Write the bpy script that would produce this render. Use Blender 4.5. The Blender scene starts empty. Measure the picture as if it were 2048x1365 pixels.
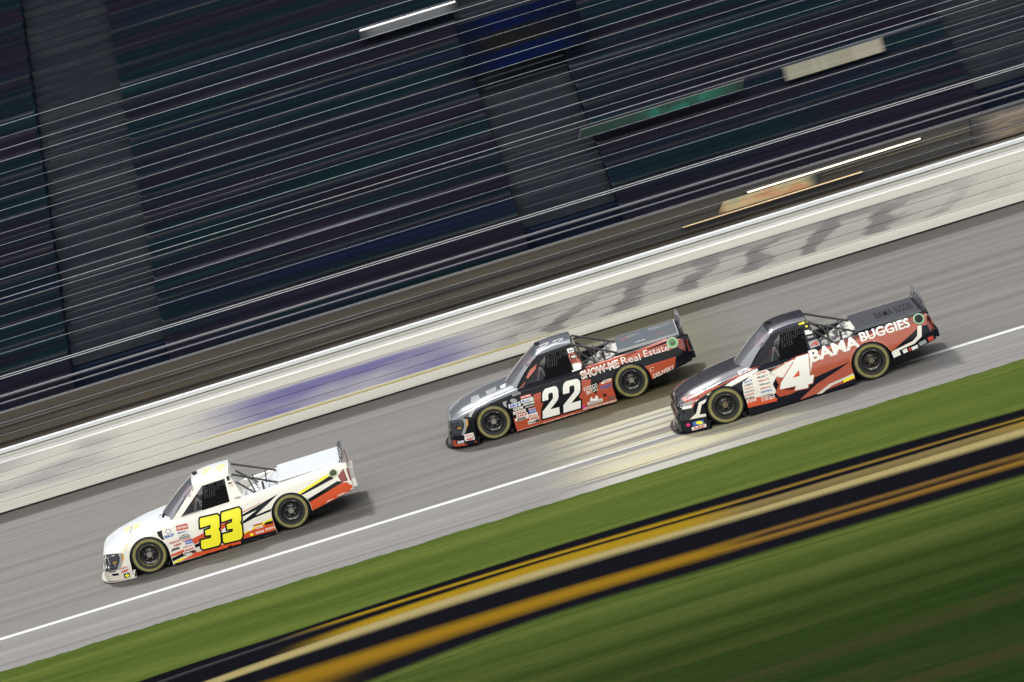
import bpy, bmesh, math, random
from mathutils import Vector, Matrix
from mathutils.bvhtree import BVHTree
random.seed(7)
R = math.radians
S = bpy.context.scene
C = S.collection

# ------------------------------------------------------------------ camera
cam_d = bpy.data.cameras.new('camera'); cam = bpy.data.objects.new('camera', cam_d); C.objects.link(cam)
CAM_H, CAM_D = 16.43, 88.08
dep = math.asin(CAM_H / CAM_D)
cam.matrix_world = (Matrix.Translation((0, -CAM_D * math.cos(dep), CAM_H))
                    @ Matrix.Rotation(math.pi / 2 - dep, 4, 'X') @ Matrix.Rotation(R(-17.0), 4, 'Z'))
cam_d.sensor_width = 36; cam_d.lens = 139.7
cam_d.clip_start = 1; cam_d.clip_end = 2000
cam_d.dof.use_dof = True; cam_d.dof.focus_distance = 77.5; cam_d.dof.aperture_fstop = 1.3
S.camera = cam

# ------------------------------------------------------------------ world: night sky with floodlight banks above the infield
w = bpy.data.worlds.new("World"); S.world = w; w.use_nodes = True
nt = w.node_tree; nd = nt.nodes; lk = nt.links
for n in list(nd): nd.remove(n)
out = nd.new('ShaderNodeOutputWorld'); bg = nd.new('ShaderNodeBackground'); lk.new(bg.outputs[0], out.inputs[0])
SUN_DIR = Vector((-.22, .84, .88)).normalized()
sun_el = math.asin(SUN_DIR.z); sun_az = math.atan2(SUN_DIR.x, SUN_DIR.y)
sky = nd.new('ShaderNodeTexSky'); sky.sky_type = 'NISHITA'; sky.sun_disc = False
sky.sun_elevation = sun_el; sky.sun_rotation = sun_az
hs = nd.new('ShaderNodeHueSaturation'); hs.inputs['Saturation'].default_value = .35; hs.inputs['Value'].default_value = .085
lk.new(sky.outputs[0], hs.inputs['Color'])
tc = nd.new('ShaderNodeTexCoord')
def vmath(op, a, b):
    n = nd.new('ShaderNodeVectorMath'); n.operation = op; lk.new(a, n.inputs[0]); n.inputs[1].default_value = b
    return n
nrm = vmath('NORMALIZE', tc.outputs['Generated'], (0, 0, 0)).outputs[0]
acc = hs.outputs[0]
def lobe(az, el, r0, r1, col, k):
    """a soft round light in the sky: az from -Y towards +X, el, inner/outer angular radius"""
    global acc
    d = Vector((math.sin(R(az)) * math.cos(R(el)), -math.cos(R(az)) * math.cos(R(el)), math.sin(R(el))))
    dt = vmath('DOT_PRODUCT', nrm, d)
    mr = nd.new('ShaderNodeMapRange'); mr.interpolation_type = 'SMOOTHSTEP'
    lk.new(dt.outputs['Value'], mr.inputs['Value'])
    mr.inputs['From Min'].default_value = math.cos(R(r1)); mr.inputs['From Max'].default_value = math.cos(R(r0))
    mx = nd.new('ShaderNodeMix'); mx.data_type = 'RGBA'; mx.blend_type = 'ADD'; mx.clamp_result = False
    lk.new(mr.outputs[0], mx.inputs[0]); lk.new(acc, mx.inputs[6])
    mx.inputs[7].default_value = (col[0] * k, col[1] * k, col[2] * k, 1)
    acc = mx.outputs[2]
WARM = (1, .95, .84)
lobe(0, 90, 30, 96, (.88, .92, 1), .31)
lobe(0, 22, 8, 62, WARM, .74)
for az in (-52, -33, -15, 6, 25, 44): lobe(az, 41, 2.6, 4.2, WARM, 33)
for az in (-70, 120, 180, -150): lobe(az, 52, 4, 8, (.93, .96, 1), 4)
lk.new(acc, bg.inputs['Color']); bg.inputs['Strength'].default_value = 1.0
# ------------------------------------------------------------------ sun (the floodlights over the grandstand)
sd = bpy.data.lights.new('sun', 'SUN'); sd.energy = 2.75; sd.angle = R(5.0); sd.color = (1, .97, .92)
sun = bpy.data.objects.new('sun', sd); C.objects.link(sun)
sun.rotation_euler = SUN_DIR.to_track_quat('Z', 'Y').to_euler()
S.view_settings.view_transform = 'Standard'; S.view_settings.look = 'None'
S.view_settings.exposure = 0; S.view_settings.gamma = 1

# ------------------------------------------------------------------ materials
def mat(name, col, rough=.5, metal=0, coat=0, emis=None, es=0, spec=.5):
    m = bpy.data.materials.new(name); m.use_nodes = True
    b = m.node_tree.nodes['Principled BSDF']
    b.inputs['Base Color'].default_value = (*col, 1); b.inputs['Roughness'].default_value = rough
    b.inputs['Metallic'].default_value = metal; b.inputs['Coat Weight'].default_value = coat
    b.inputs['Coat Roughness'].default_value = .06
    b.inputs['Specular IOR Level'].default_value = spec
    if emis: b.inputs['Emission Color'].default_value = (*emis, 1); b.inputs['Emission Strength'].default_value = es
    return m
def nodes_of(m): return m.node_tree.nodes, m.node_tree.links, m.node_tree.nodes['Principled BSDF']
def noise(m, scale, nscale=1, detail=4, rough=.6, seed=0, src='Object'):
    N, L, b = nodes_of(m)
    t = N.new('ShaderNodeTexCoord'); mp = N.new('ShaderNodeMapping'); n = N.new('ShaderNodeTexNoise')
    mp.inputs['Scale'].default_value = scale; mp.inputs['Location'].default_value = (seed * 3.1, seed * 7.7, seed * 1.3)
    L.new(t.outputs[src], mp.inputs[0]); L.new(mp.outputs[0], n.inputs[0])
    n.inputs['Scale'].default_value = nscale; n.inputs['Detail'].default_value = detail; n.inputs['Roughness'].default_value = rough
    return n.outputs['Fac']
def ramp(m, fac, stops, interp='LINEAR'):
    N, L, b = nodes_of(m)
    r = N.new('ShaderNodeValToRGB'); r.color_ramp.interpolation = interp
    e = r.color_ramp.elements
    while len(e) > 1: e.remove(e[0])
    e[0].position = stops[0][0]; e[0].color = (*stops[0][1], 1)
    for p, c in stops[1:]:
        k = e.new(p); k.color = (*c, 1)
    L.new(fac, r.inputs[0]); return r.outputs[0]
def mixc(m, fac, a, b_, mode='MIX'):
    N, L, b = nodes_of(m)
    x = N.new('ShaderNodeMix'); x.data_type = 'RGBA'; x.blend_type = mode
    for sock, v in ((0, fac), (6, a), (7, b_)):
        if hasattr(v, 'is_linked') or hasattr(v, 'links'): L.new(v, x.inputs[sock])
        elif sock == 0: x.inputs[0].default_value = v
        else: x.inputs[sock].default_value = (*v, 1)
    return x.outputs[2]
def mrange(m, v, a, b_, c=0, d=1, smooth=True):
    N, L, b = nodes_of(m)
    x = N.new('ShaderNodeMapRange'); x.interpolation_type = 'SMOOTHSTEP' if smooth else 'LINEAR'
    L.new(v, x.inputs['Value'])
    for k, q in zip(('From Min', 'From Max', 'To Min', 'To Max'), (a, b_, c, d)): x.inputs[k].default_value = q
    return x.outputs[0]
def mth(m, op, a, b_=None):
    N, L, b = nodes_of(m)
    x = N.new('ShaderNodeMath'); x.operation = op
    for i, v in enumerate((a, b_)):
        if v is None: continue
        if hasattr(v, 'links'): L.new(v, x.inputs[i])
        else: x.inputs[i].default_value = v
    return x.outputs[0]
def xyz(m):
    N, L, b = nodes_of(m)
    t = N.new('ShaderNodeTexCoord'); s = N.new('ShaderNodeSeparateXYZ'); L.new(t.outputs['Object'], s.inputs[0])
    return s.outputs
def setcol(m, c): N, L, b = nodes_of(m); L.new(c, b.inputs['Base Color'])
def bump(m, h, strength=.3, dist=.02):
    N, L, b = nodes_of(m)
    x = N.new('ShaderNodeBump'); x.inputs['Strength'].default_value = strength; x.inputs['Distance'].default_value = dist
    L.new(h, x.inputs['Height']); L.new(x.outputs[0], b.inputs['Normal'])

# ------------------------------------------------------------------ object helpers
def link(name, me, parent=None, m=None):
    o = bpy.data.objects.new(name, me); C.objects.link(o)
    if parent: o.parent = parent
    if m:
        for q in (m if isinstance(m, (list, tuple)) else [m]): me.materials.append(q)
    return o
def tag(o, label=None, cat=None, group=None, kind=None):
    if label: o['label'] = label
    if cat: o['category'] = cat
    if group: o['group'] = group
    if kind: o['kind'] = kind
    return o
def empty(name, loc, rz=0):
    o = bpy.data.objects.new(name, None); C.objects.link(o); o.location = loc; o.rotation_euler = (0, 0, rz)
    o.empty_display_size = .2
    return o
def smooth(me, ang=35):
    bm = bmesh.new(); bm.from_mesh(me)
    for f in bm.faces: f.smooth = True
    a = R(ang)
    for e in bm.edges:
        e.smooth = not (len(e.link_faces) == 2 and e.calc_face_angle(0) > a) and len(e.link_faces) == 2
    bm.to_mesh(me); bm.free()
class MB:
    def __init__(s): s.v = []; s.f = []; s.mi = []; s.m = 0
    def box(s, c, size, mt=None):
        x, y, z = [q / 2 for q in size]; b = len(s.v)
        for p in ((-x,-y,-z),(x,-y,-z),(x,y,-z),(-x,y,-z),(-x,-y,z),(x,-y,z),(x,y,z),(-x,y,z)):
            q = Vector(p)
            if mt: q = mt @ q
            s.v.append((c[0] + q.x, c[1] + q.y, c[2] + q.z))
        for f in ((0,3,2,1),(4,5,6,7),(0,1,5,4),(1,2,6,5),(2,3,7,6),(3,0,4,7)):
            s.f.append([b + i for i in f]); s.mi.append(s.m)
    def quad(s, *pts):
        b = len(s.v); s.v += [tuple(p) for p in pts]; s.f.append(list(range(b, b + len(pts)))); s.mi.append(s.m)
    def tube(s, a, b_, r, r2=None, n=8, caps=True):
        a = Vector(a); b_ = Vector(b_); r2 = r if r2 is None else r2
        d = (b_ - a).normalized(); u = d.orthogonal().normalized(); v = d.cross(u); k = len(s.v)
        for p, rr in ((a, r), (b_, r2)):
            for i in range(n):
                t = 2 * math.pi * i / n; s.v.append(tuple(p + u * (rr * math.cos(t)) + v * (rr * math.sin(t))))
        for i in range(n):
            j = (i + 1) % n; s.f.append([k + i, k + j, k + n + j, k + n + i]); s.mi.append(s.m)
        if caps:
            s.f.append([k + i for i in range(n)][::-1]); s.mi.append(s.m)
            s.f.append([k + n + i for i in range(n)]); s.mi.append(s.m)
    def path(s, pts, r, n=8):
        for a, b_ in zip(pts, pts[1:]): s.tube(a, b_, r, n=n)
    def lathe(s, prof, c, axis='Y', n=48, mis=None):
        """prof: (radius, offset along axis)"""
        k = len(s.v)
        for r, h in prof:
            for i in range(n):
                t = 2 * math.pi * i / n
                s.v.append((c[0] + r * math.cos(t), c[1] + h, c[2] + r * math.sin(t)))
        for q in range(len(prof) - 1):
            for i in range(n):
                j = (i + 1) % n
                s.f.append([k + q * n + i, k + q * n + j, k + (q + 1) * n + j, k + (q + 1) * n + i])
                s.mi.append(mis[q] if mis else s.m)
    def build(s, name, m, parent=None, sm=None):
        me = bpy.data.meshes.new(name); me.from_pydata(s.v, [], s.f)
        o = link(name, me, parent, m)
        for p, i in zip(me.polygons, s.mi): p.material_index = i
        bm = bmesh.new(); bm.from_mesh(me); bmesh.ops.recalc_face_normals(bm, faces=bm.faces); bm.to_mesh(me); bm.free()
        if sm: smooth(me, sm)
        return o

def lerp_tab(tab, x):
    """tab: [(x, v)] in any order, smoothstep-free linear interpolation"""
    t = sorted(tab)
    if x <= t[0][0]: return t[0][1]
    if x >= t[-1][0]: return t[-1][1]
    for (a, va), (b, vb) in zip(t, t[1:]):
        if a <= x <= b: return va + (vb - va) * (x - a) / (b - a) if b > a else vb

# ================================================================== SETTING
X0, X1 = -90, 90
Y_WALL, Y_LINE, Y_GRASS = -1.95, -13.72, -16.28
# --- asphalt
m_track = mat('asphalt_track', (.1, .1, .1), .75)
a = noise(m_track, (.010, 1.9, 1), 1, 6, .72); b = noise(m_track, (.03, 11, 1), 1, 4, .75, 2); g = noise(m_track, (1, 1, 1), 30, 3, .7, 3)
c = ramp(m_track, a, [(.34, (.060, .055, .050)), (.47, (.092, .086, .079)), (.54, (.118, .111, .103)), (.68, (.146, .138, .128))])
c = mixc(m_track, mrange(m_track, b, .54, .66, 0, .7), c, (.052, .048, .044), 'MIX')
c2 = mixc(m_track, .55, ramp(m_track, a, [(.34, (.078, .072, .066)), (.5, (.116, .109, .100)), (.68, (.142, .134, .124))]), c)
c2 = mixc(m_track, .35, c2, ramp(m_track, g, [(.3, (.35, .35, .35)), (.7, (1.0, 1.0, 1.0))]), 'MULTIPLY')
setcol(m_track, c2); bump(m_track, g, .25, .006)
mb = MB(); mb.quad((X0, Y_LINE, 0), (X1, Y_LINE, 0), (X1, 1.2, 0), (X0, 1.2, 0))
tag(mb.build('track', m_track), 'grey asphalt racing surface streaked with dark rubber', kind='structure')
m_apron = mat('asphalt_apron', (.1, .1, .1), .8)
a = noise(m_apron, (.015, 3, 1), 1, 5, .6, 5); g = noise(m_apron, (1, 1, 1), 30, 3, .7, 6)
c = ramp(m_apron, a, [(.34, (.110, .105, .100)), (.48, (.150, .145, .141)), (.66, (.185, .180, .176))])
c = mixc(m_apron, .35, c, ramp(m_apron, g, [(.3, (.4, .4, .4)), (.7, (1, 1, 1))]), 'MULTIPLY')
setcol(m_apron, c); bump(m_apron, g, .25, .006)
mb = MB(); mb.quad((X0, Y_GRASS, 0), (X1, Y_GRASS, 0), (X1, Y_LINE, 0), (X0, Y_LINE, 0))
tag(mb.build('apron', m_apron), 'lighter grey asphalt apron between white line and grass', kind='structure')
# --- white line
m_line = mat('line_paint', (.72, .73, .74), .6)
g = noise(m_line, (1, 1, 1), 14, 4, .7, 4)
setcol(m_line, ramp(m_line, g, [(.3, (.40, .41, .42)), (.55, (.52, .535, .55))]))
mb = MB(); mb.quad((X0, Y_LINE - .05, .004), (X1, Y_LINE - .05, .004), (X1, Y_LINE + .14, .004), (X0, Y_LINE + .14, .004))
tag(mb.build('painted_line', m_line), 'white painted line between track and apron', kind='structure')

# --- pale yellow light reflections on the track, put into the colour
m_patch = mat('cream_reflection', (.3, .28, .2), .45)
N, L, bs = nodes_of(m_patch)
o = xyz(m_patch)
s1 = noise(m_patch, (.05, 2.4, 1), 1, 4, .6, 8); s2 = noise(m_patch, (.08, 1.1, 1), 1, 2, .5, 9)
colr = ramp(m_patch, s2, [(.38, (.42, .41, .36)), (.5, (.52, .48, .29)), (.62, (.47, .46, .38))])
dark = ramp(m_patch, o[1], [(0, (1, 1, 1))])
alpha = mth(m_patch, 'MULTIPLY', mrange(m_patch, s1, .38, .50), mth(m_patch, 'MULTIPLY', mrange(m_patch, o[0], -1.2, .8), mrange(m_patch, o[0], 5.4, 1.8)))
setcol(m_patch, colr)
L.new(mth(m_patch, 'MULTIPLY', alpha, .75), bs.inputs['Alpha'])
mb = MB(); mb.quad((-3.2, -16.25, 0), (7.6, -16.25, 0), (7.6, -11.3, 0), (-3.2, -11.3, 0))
po = mb.build('painted_reflection', m_patch); po.location = (.6, 0, .009)
tag(po, 'painted cream and yellow light reflection across the lower track and apron', kind='structure')
m_olive = mat('olive_reflection', (.16, .13, .04), .5)
N, L, bs = nodes_of(m_olive)
o = xyz(m_olive); s1 = noise(m_olive, (.05, 1.6, 1), 1, 4, .6, 18)
setcol(m_olive, ramp(m_olive, s1, [(.35, (.085, .072, .03)), (.6, (.17, .15, .06))]))
L.new(mth(m_olive, 'MULTIPLY', mrange(m_olive, o[0], -2.2, .6), mth(m_olive, 'MULTIPLY', mrange(m_olive, o[0], 3.8, 1.6), .5)), bs.inputs['Alpha'])
mb = MB(); mb.quad((-3.2, -11.3, 0), (4.2, -11.3, 0), (4.2, -3.6, 0), (-3.2, -3.6, 0))
mb.quad((-3.2, -3.6, 0), (4.2, -3.6, 0), (4.2, -2.0, 0), (-3.2, -2.0, 0))
po = mb.build('painted_reflection', m_olive); po.location = (1.3, 0, .009)
tag(po, 'painted olive and yellow light reflection on the upper track behind the middle truck', kind='structure')

# --- grass
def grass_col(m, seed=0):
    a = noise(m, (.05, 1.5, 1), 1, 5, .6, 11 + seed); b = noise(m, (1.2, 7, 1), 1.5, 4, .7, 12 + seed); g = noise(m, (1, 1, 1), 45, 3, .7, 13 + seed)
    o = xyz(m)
    near = mrange(m, mth(m, 'ADD', o[1], mth(m, 'MULTIPLY', a, 3.0)), -29.5, -18.5)  # foreground grass receives less light; the falloff is put into its colour
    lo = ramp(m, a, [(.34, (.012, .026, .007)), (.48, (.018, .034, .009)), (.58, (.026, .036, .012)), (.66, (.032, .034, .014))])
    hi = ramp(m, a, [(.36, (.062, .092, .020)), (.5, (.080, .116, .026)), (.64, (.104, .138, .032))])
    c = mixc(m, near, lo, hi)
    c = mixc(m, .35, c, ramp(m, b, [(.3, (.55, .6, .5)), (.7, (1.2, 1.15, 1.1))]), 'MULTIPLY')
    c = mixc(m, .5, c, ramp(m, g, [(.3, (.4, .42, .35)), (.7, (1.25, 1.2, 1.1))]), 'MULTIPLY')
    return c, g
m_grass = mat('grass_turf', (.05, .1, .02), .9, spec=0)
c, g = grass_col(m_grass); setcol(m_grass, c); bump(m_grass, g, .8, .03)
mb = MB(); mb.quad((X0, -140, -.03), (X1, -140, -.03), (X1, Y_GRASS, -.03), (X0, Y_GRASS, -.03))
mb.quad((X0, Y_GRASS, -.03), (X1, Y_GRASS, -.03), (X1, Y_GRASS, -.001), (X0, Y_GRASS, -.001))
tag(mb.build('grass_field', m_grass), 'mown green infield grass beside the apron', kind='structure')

mb = MB(); rg = random.Random(9); prev = 0; xg = -30.0; pts = []
while xg < 30:
    prev = .7 * prev + rg.uniform(-.030, .030); pts.append((xg, Y_GRASS + .02 + prev + rg.uniform(-.012, .012))); xg += rg.uniform(.05, .11)
for (xa, ya), (xb, yb) in zip(pts, pts[1:]): mb.quad((xa, Y_GRASS - .5, -.027), (xb, Y_GRASS - .5, -.027), (xb, yb, .006), (xa, ya, .006))
tag(mb.build('grass_edge', m_grass), 'ragged grass edge growing over the apron', kind='structure')
# --- painted logo arc on the grass
m_logo = mat('grass_paint', (.02, .02, .02), .95, spec=.0)
N, L, bs = nodes_of(m_logo)
at = N.new('ShaderNodeAttribute'); at.attribute_name = 'band'; at.attribute_type = 'GEOMETRY'
sep = N.new('ShaderNodeSeparateXYZ'); L.new(at.outputs['Vector'], sep.inputs[0])
wob = noise(m_logo, (.35, 6, 1), 1, 4, .7, 21); fine = noise(m_logo, (1, 1, 1), 30, 3, .7, 22)
v = mth(m_logo, 'ADD', sep.outputs[0], mth(m_logo, 'MULTIPLY', mth(m_logo, 'SUBTRACT', wob, .5), .022))
v = mth(m_logo, 'ADD', v, mth(m_logo, 'MULTIPLY', mth(m_logo, 'SUBTRACT', fine, .5), .012))
K = (.0055, .0055, .008); YL = (.235, .150, .010); OR = (.19, .108, .009); CR = (.27, .225, .10); GY = (.05, .05, .05)
G_ = (.07, .11, .012)
# band rows v: 0 grass|.08 black|.16 thin yellow|.24 black|.32 yellow|.44 cream|.52 black|.68 orange|.84 black|.94 grass
rv = lambda seq: ramp(m_logo, v, seq)
main = rv([(.0, G_), (.05, (.03, .035, .01)), (.085, K), (.14, K), (.18, YL), (.215, YL), (.26, K), (.295, K), (.345, YL), (.41, YL), (.455, CR), (.485, CR), (.545, K), (.67, K), (.74, OR), (.78, OR), (.87, K), (.91, K)])
alt = rv([(.0, G_), (.05, (.03, .035, .01)), (.085, K), (.15, K), (.175, (.14, .09, .02)), (.225, (.14, .09, .02)), (.25, K), (.33, K), (.36, (.16, .12, .05)), (.44, (.10, .08, .03)), (.455, CR), (.50, CR), (.545, K), (.67, K), (.70, (.13, .075, .02)), (.76, K), (.80, (.18, .10, .02)), (.86, K), (.91, K)])
wave = noise(m_logo, (.22, 0, 0), 1, 1, .5, 24)
c = mixc(m_logo, mrange(m_logo, wave, .50, .60), main, alt)
lx = xyz(m_logo)[0]
left = rv([(.0, G_), (.05, (.03, .035, .01)), (.085, K), (.20, K), (.225, GY), (.26, K), (.42, K), (.46, CR), (.50, CR), (.53, K), (.66, K), (.73, OR), (.84, (.13, .075, .008)), (.90, (.05, .035, .008))])
c = mixc(m_logo, mrange(m_logo, lx, -3.6, -5.6), c, left)
c = mixc(m_logo, .3, c, ramp(m_logo, fine, [(.3, (.5, .5, .5)), (.7, (1.2, 1.2, 1.2))]), 'MULTIPLY')
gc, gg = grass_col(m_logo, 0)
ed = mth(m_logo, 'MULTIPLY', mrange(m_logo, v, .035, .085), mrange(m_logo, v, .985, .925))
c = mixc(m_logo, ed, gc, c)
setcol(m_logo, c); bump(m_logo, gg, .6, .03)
VR = [0, .085, .16, .24, .32, .44, .52, .68, .84, .93, 1.0]
BT = {-30: [-25.5, -25.9, -26.1, -26.3, -26.6, -27.0, -27.4, -28.2, -29.6, -30.3, -30.9],
      -14: [-21.6, -21.9, -22.1, -22.3, -22.9, -23.2, -23.6, -24.6, -25.8, -26.6, -27.2],
      -8.1: [-19.75, -20.0, -20.3, -20.5, -21.2, -21.6, -22.0, -22.9, -24.2, -24.9, -25.5],
      -4.96: [-19.45, -19.72, -19.88, -20.05, -20.6, -20.95, -21.45, -22.35, -23.6, -24.5, -25.1],
      -1.09: [-19.12, -19.42, -19.80, -19.96, -20.15, -20.66, -21.14, -22.22, -23.2, -23.6, -24.1],
      2.31: [-19.08, -19.48, -19.96, -20.17, -20.32, -20.93, -21.25, -22.45, -23.2, -23.7, -24.2],
      5.2: [-19.22, -19.6, -20.1, -20.3, -20.45, -20.98, -21.4, -22.55, -23.3, -23.8, -24.3],
      8.17: [-19.45, -19.85, -20.32, -20.45, -20.56, -21.05, -21.55, -22.65, -23.45, -23.95, -24.45],
      14: [-20.2, -20.6, -21.0, -21.2, -21.3, -21.8, -22.3, -23.4, -24.2, -24.7, -25.2],
      30: [-24.5, -24.9, -25.3, -25.5, -25.7, -26.2, -26.7, -27.8, -28.6, -29.1, -29.6]}
mesh_v = []; bandv = []; fs = []
xs = [-30 + i * .5 for i in range(121)]
def cat(x, k):
    ks = sorted(BT)
    for i in range(len(ks) - 1):
        if ks[i] <= x <= ks[i + 1]:
            x0, x1 = ks[i], ks[i + 1]; p1, p2 = BT[x0][k], BT[x1][k]
            m1 = (BT[x1][k] - BT[ks[i-1]][k]) / (x1 - ks[i-1]) if i else (p2 - p1) / (x1 - x0)
            m2 = (BT[ks[i+2]][k] - BT[x0][k]) / (ks[i+2] - x0) if i + 2 < len(ks) else (p2 - p1) / (x1 - x0)
            h = x1 - x0; t = (x - x0) / h
            return (2*t**3-3*t**2+1)*p1 + (t**3-2*t**2+t)*h*m1 + (-2*t**3+3*t**2)*p2 + (t**3-t**2)*h*m2
for x in xs:
    for k in range(len(VR)): mesh_v.append((x, cat(x, k), -.024)); bandv.append((VR[k], 0, 0))
nk = len(VR)
for i in range(len(xs) - 1):
    for k in range(nk - 1): fs.append([i*nk+k, (i+1)*nk+k, (i+1)*nk+k+1, i*nk+k+1])
me = bpy.data.meshes.new('painted_logo'); me.from_pydata(mesh_v, [], fs)
at_ = me.attributes.new('band', 'FLOAT_VECTOR', 'POINT'); at_.data.foreach_set('vector', [q for t in bandv for q in t])
tag(link('painted_logo', me, None, m_logo), 'black, gold and cream curved logo border painted on the infield grass', kind='structure')

# ================================================================== OUTER WALL
m_wall = mat('barrier_paint', (.62, .6, .55), .5)
o = xyz(m_wall)
base = ramp(m_wall, noise(m_wall, (.06, 1, 5), 1, 4, .6, 31), [(.3, (.56, .55, .51)), (.7, (.68, .67, .63))])
gx = noise(m_wall, (.62, 1, 3.0), 1, 3, .55, 34); gb = noise(m_wall, (.30, 1, 1.6), 1, 2, .5, 33)
slant = mth(m_wall, 'ADD', o[0], mth(m_wall, 'MULTIPLY', o[2], -1.2))
# grey lettering band of an advert (right), blue advert (left)
win = mth(m_wall, 'MULTIPLY', mrange(m_wall, o[0], -1.6, 1.0), mrange(m_wall, o[0], 12.5, 8.0))
win = mth(m_wall, 'MULTIPLY', win, mth(m_wall, 'MULTIPLY', mrange(m_wall, o[2], .27, .31), mrange(m_wall, o[2], .93, .90)))
sn = mth(m_wall, 'SINE', mth(m_wall, 'ADD', mth(m_wall, 'MULTIPLY', slant, 4.4), mth(m_wall, 'MULTIPLY', gx, 9.0)))
bars = mth(m_wall, 'MAXIMUM', mrange(m_wall, sn, -.1, .75), mth(m_wall, 'MULTIPLY', mrange(m_wall, o[2], .74, .80), .75))
grey = mth(m_wall, 'MULTIPLY', win, mth(m_wall, 'ADD', .40, mth(m_wall, 'MULTIPLY', mth(m_wall, 'MULTIPLY', bars, mrange(m_wall, gx, .32, .55, .35, 1)), .45)))
c = mixc(m_wall, mth(m_wall, 'MULTIPLY', grey, .9), base, (.085, .078, .100))
wb = mth(m_wall, 'MULTIPLY', mrange(m_wall, o[0], -8.0, -5.0), mrange(m_wall, o[0], .3, -2.0))
wb = mth(m_wall, 'MULTIPLY', wb, mth(m_wall, 'MULTIPLY', mrange(m_wall, o[2], .30, .34), mrange(m_wall, o[2], .92, .80)))
c = mixc(m_wall, mth(m_wall, 'MULTIPLY', wb, mrange(m_wall, gb, .30, .60, .45, 1)), c, (.16, .15, .34))
wy = mth(m_wall, 'MULTIPLY', mth(m_wall, 'MULTIPLY', mrange(m_wall, o[2], .245, .255), mrange(m_wall, o[2], .30, .285)),
         mth(m_wall, 'MULTIPLY', mrange(m_wall, o[0], -8, -6), mrange(m_wall, o[0], 1.5, 0)))
c = mixc(m_wall, mth(m_wall, 'MULTIPLY', wy, .8), c, (.50, .43, .10))
wl = mth(m_wall, 'MULTIPLY', mrange(m_wall, o[0], -8.0, -9.5), mth(m_wall, 'MULTIPLY', mrange(m_wall, gb, .46, .66), mrange(m_wall, o[2], .25, .40)))
c = mixc(m_wall, mth(m_wall, 'MULTIPLY', wl, .55), c, (.20, .20, .25))
setcol(m_wall, c)
m_rail = mat('white_steel', (.58, .60, .62), .45)
m_conc = mat('wall_concrete', (.52, .51, .48), .8)
setcol(m_conc, ramp(m_conc, noise(m_conc, (.08, 3, 6), 1, 4, .6, 35), [(.3, (.42, .41, .38)), (.7, (.58, .57, .54))]))
m_black = mat('black', (.012, .012, .014), .6)
bar = empty('track_barrier', (0, Y_WALL, 0))
tag(bar, 'long cream steel and foam barrier wall along the outside of the track', 'barrier')
mb = MB()      # five stacked square tubes with rounded lips between them
zz = .03
prof = []
for k in range(5):
    z0 = .03 + k * .215; z1 = z0 + .207
    prof += [(.02, z0), (.0, z0 + .012), (0, z1 - .012), (.02, z1)]
top = prof[-1][1]
for (ya, za), (yb, zb) in zip(prof, prof[1:]):
    mb.quad((X0, ya, za), (X1, ya, za), (X1, yb, zb), (X0, yb, zb))
mb.quad((X0, .02, top), (X1, .02, top), (X1, .2, top), (X0, .2, top))
mb.build('steel_tubes', m_wall, bar)
mb = MB(); mb.box((0, .47, .60), (X1 - X0, .30, 1.20)); mb.build('concrete_wall', m_conc, bar)
mb = MB(); mb.box((0, .40, 1.262), (X1 - X0, .20, .07)); mb.box((0, .21, 1.118), (X1 - X0, .035, .03)); mb.build('top_rail', m_rail, bar)
mb = MB(); mb.box((0, .25, .5), (X1 - X0, .10, .98)); mb.build('foam_block', m_black, bar)

# ================================================================== CATCH FENCE
m_cable = mat('fence_cable', (.46, .50, .56), .6, .1, spec=.2)
m_cable2 = mat('fence_cable_bright', (.50, .51, .55), .5, .1, spec=.3)
m_post = mat('fence_post', (.035, .036, .045), .6)
fence = empty('catch_fence', (0, -1.6, 1.25))
tag(fence, 'tall catch fence of thin horizontal steel cables above the cream wall', 'fence')
zs_ = [1.60, 1.86, 2.10, 3.32, 3.58, 3.84, 4.10, 4.36, 4.63, 4.88, 5.12, 5.35, 5.58, 5.82, 6.07, 6.29, 6.54, 6.8, 7.05, 7.3, 7.55, 7.8, 8.05]
rr = random.Random(5)
for z in zs_:
    mb = MB(); mb.tube((X0 / 2.5, rr.uniform(-.01, .01), z - 1.25), (X1 / 2.5, 0, z - 1.25 + rr.uniform(-.02, .02)), .003 if z < 2.3 else rr.choice((.0028, .0036, .0044, .0052)), n=5)
    mb.build('cable', m_cable, fence)
for z in (2.80, 2.845, 4.47):
    mb = MB(); mb.tube((X0 / 2.5, 0, z - 1.25), (X1 / 2.5, 0, z - 1.25), .009 if z < 3 else .006, n=6); mb.build('cable', m_cable2, fence)
for x in (-33, -24, 24, 33):
    mb = MB(); mb.tube((x, .09, 0), (x, .09, 6.0), .032, n=8); mb.tube((x, .09, 6.0), (x, -.9, 7.1), .032, n=8)
    mb.build('fence_post', m_post, fence)

# ================================================================== GRANDSTAND
RISE, RUN = .38, .85
def splane(y): return .45 + (y - 1.5) * RISE / RUN
stand = empty('grandstand', (0, 1.15, 0))
tag(stand, 'dark grandstand of stepped seating rows behind the catch fence', 'grandstand')
m_front = mat('stand_front_wall', (.07, .06, .045), .8)
a = noise(m_front, (.05, 1, 4.5), 1, 4, .6, 41); b = noise(m_front, (.11, 1, 9), 1, 3, .6, 42)
o = xyz(m_front)
c = ramp(m_front, a, [(.34, (.030, .031, .037)), (.47, (.060, .050, .036)), (.60, (.085, .068, .045)), (.72, (.045, .046, .052))])
c = mixc(m_front, mrange(m_front, b, .5, .7, 0, .6), c, (.026, .026, .032))
setcol(m_front, c)
mb = MB(); mb.box((0, .1, .80), (X1 - X0, .2, 1.60)); mb.build('front_wall', m_front, stand)
m_deck = mat('stand_deck', (.018, .019, .024), .95, spec=0)
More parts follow.
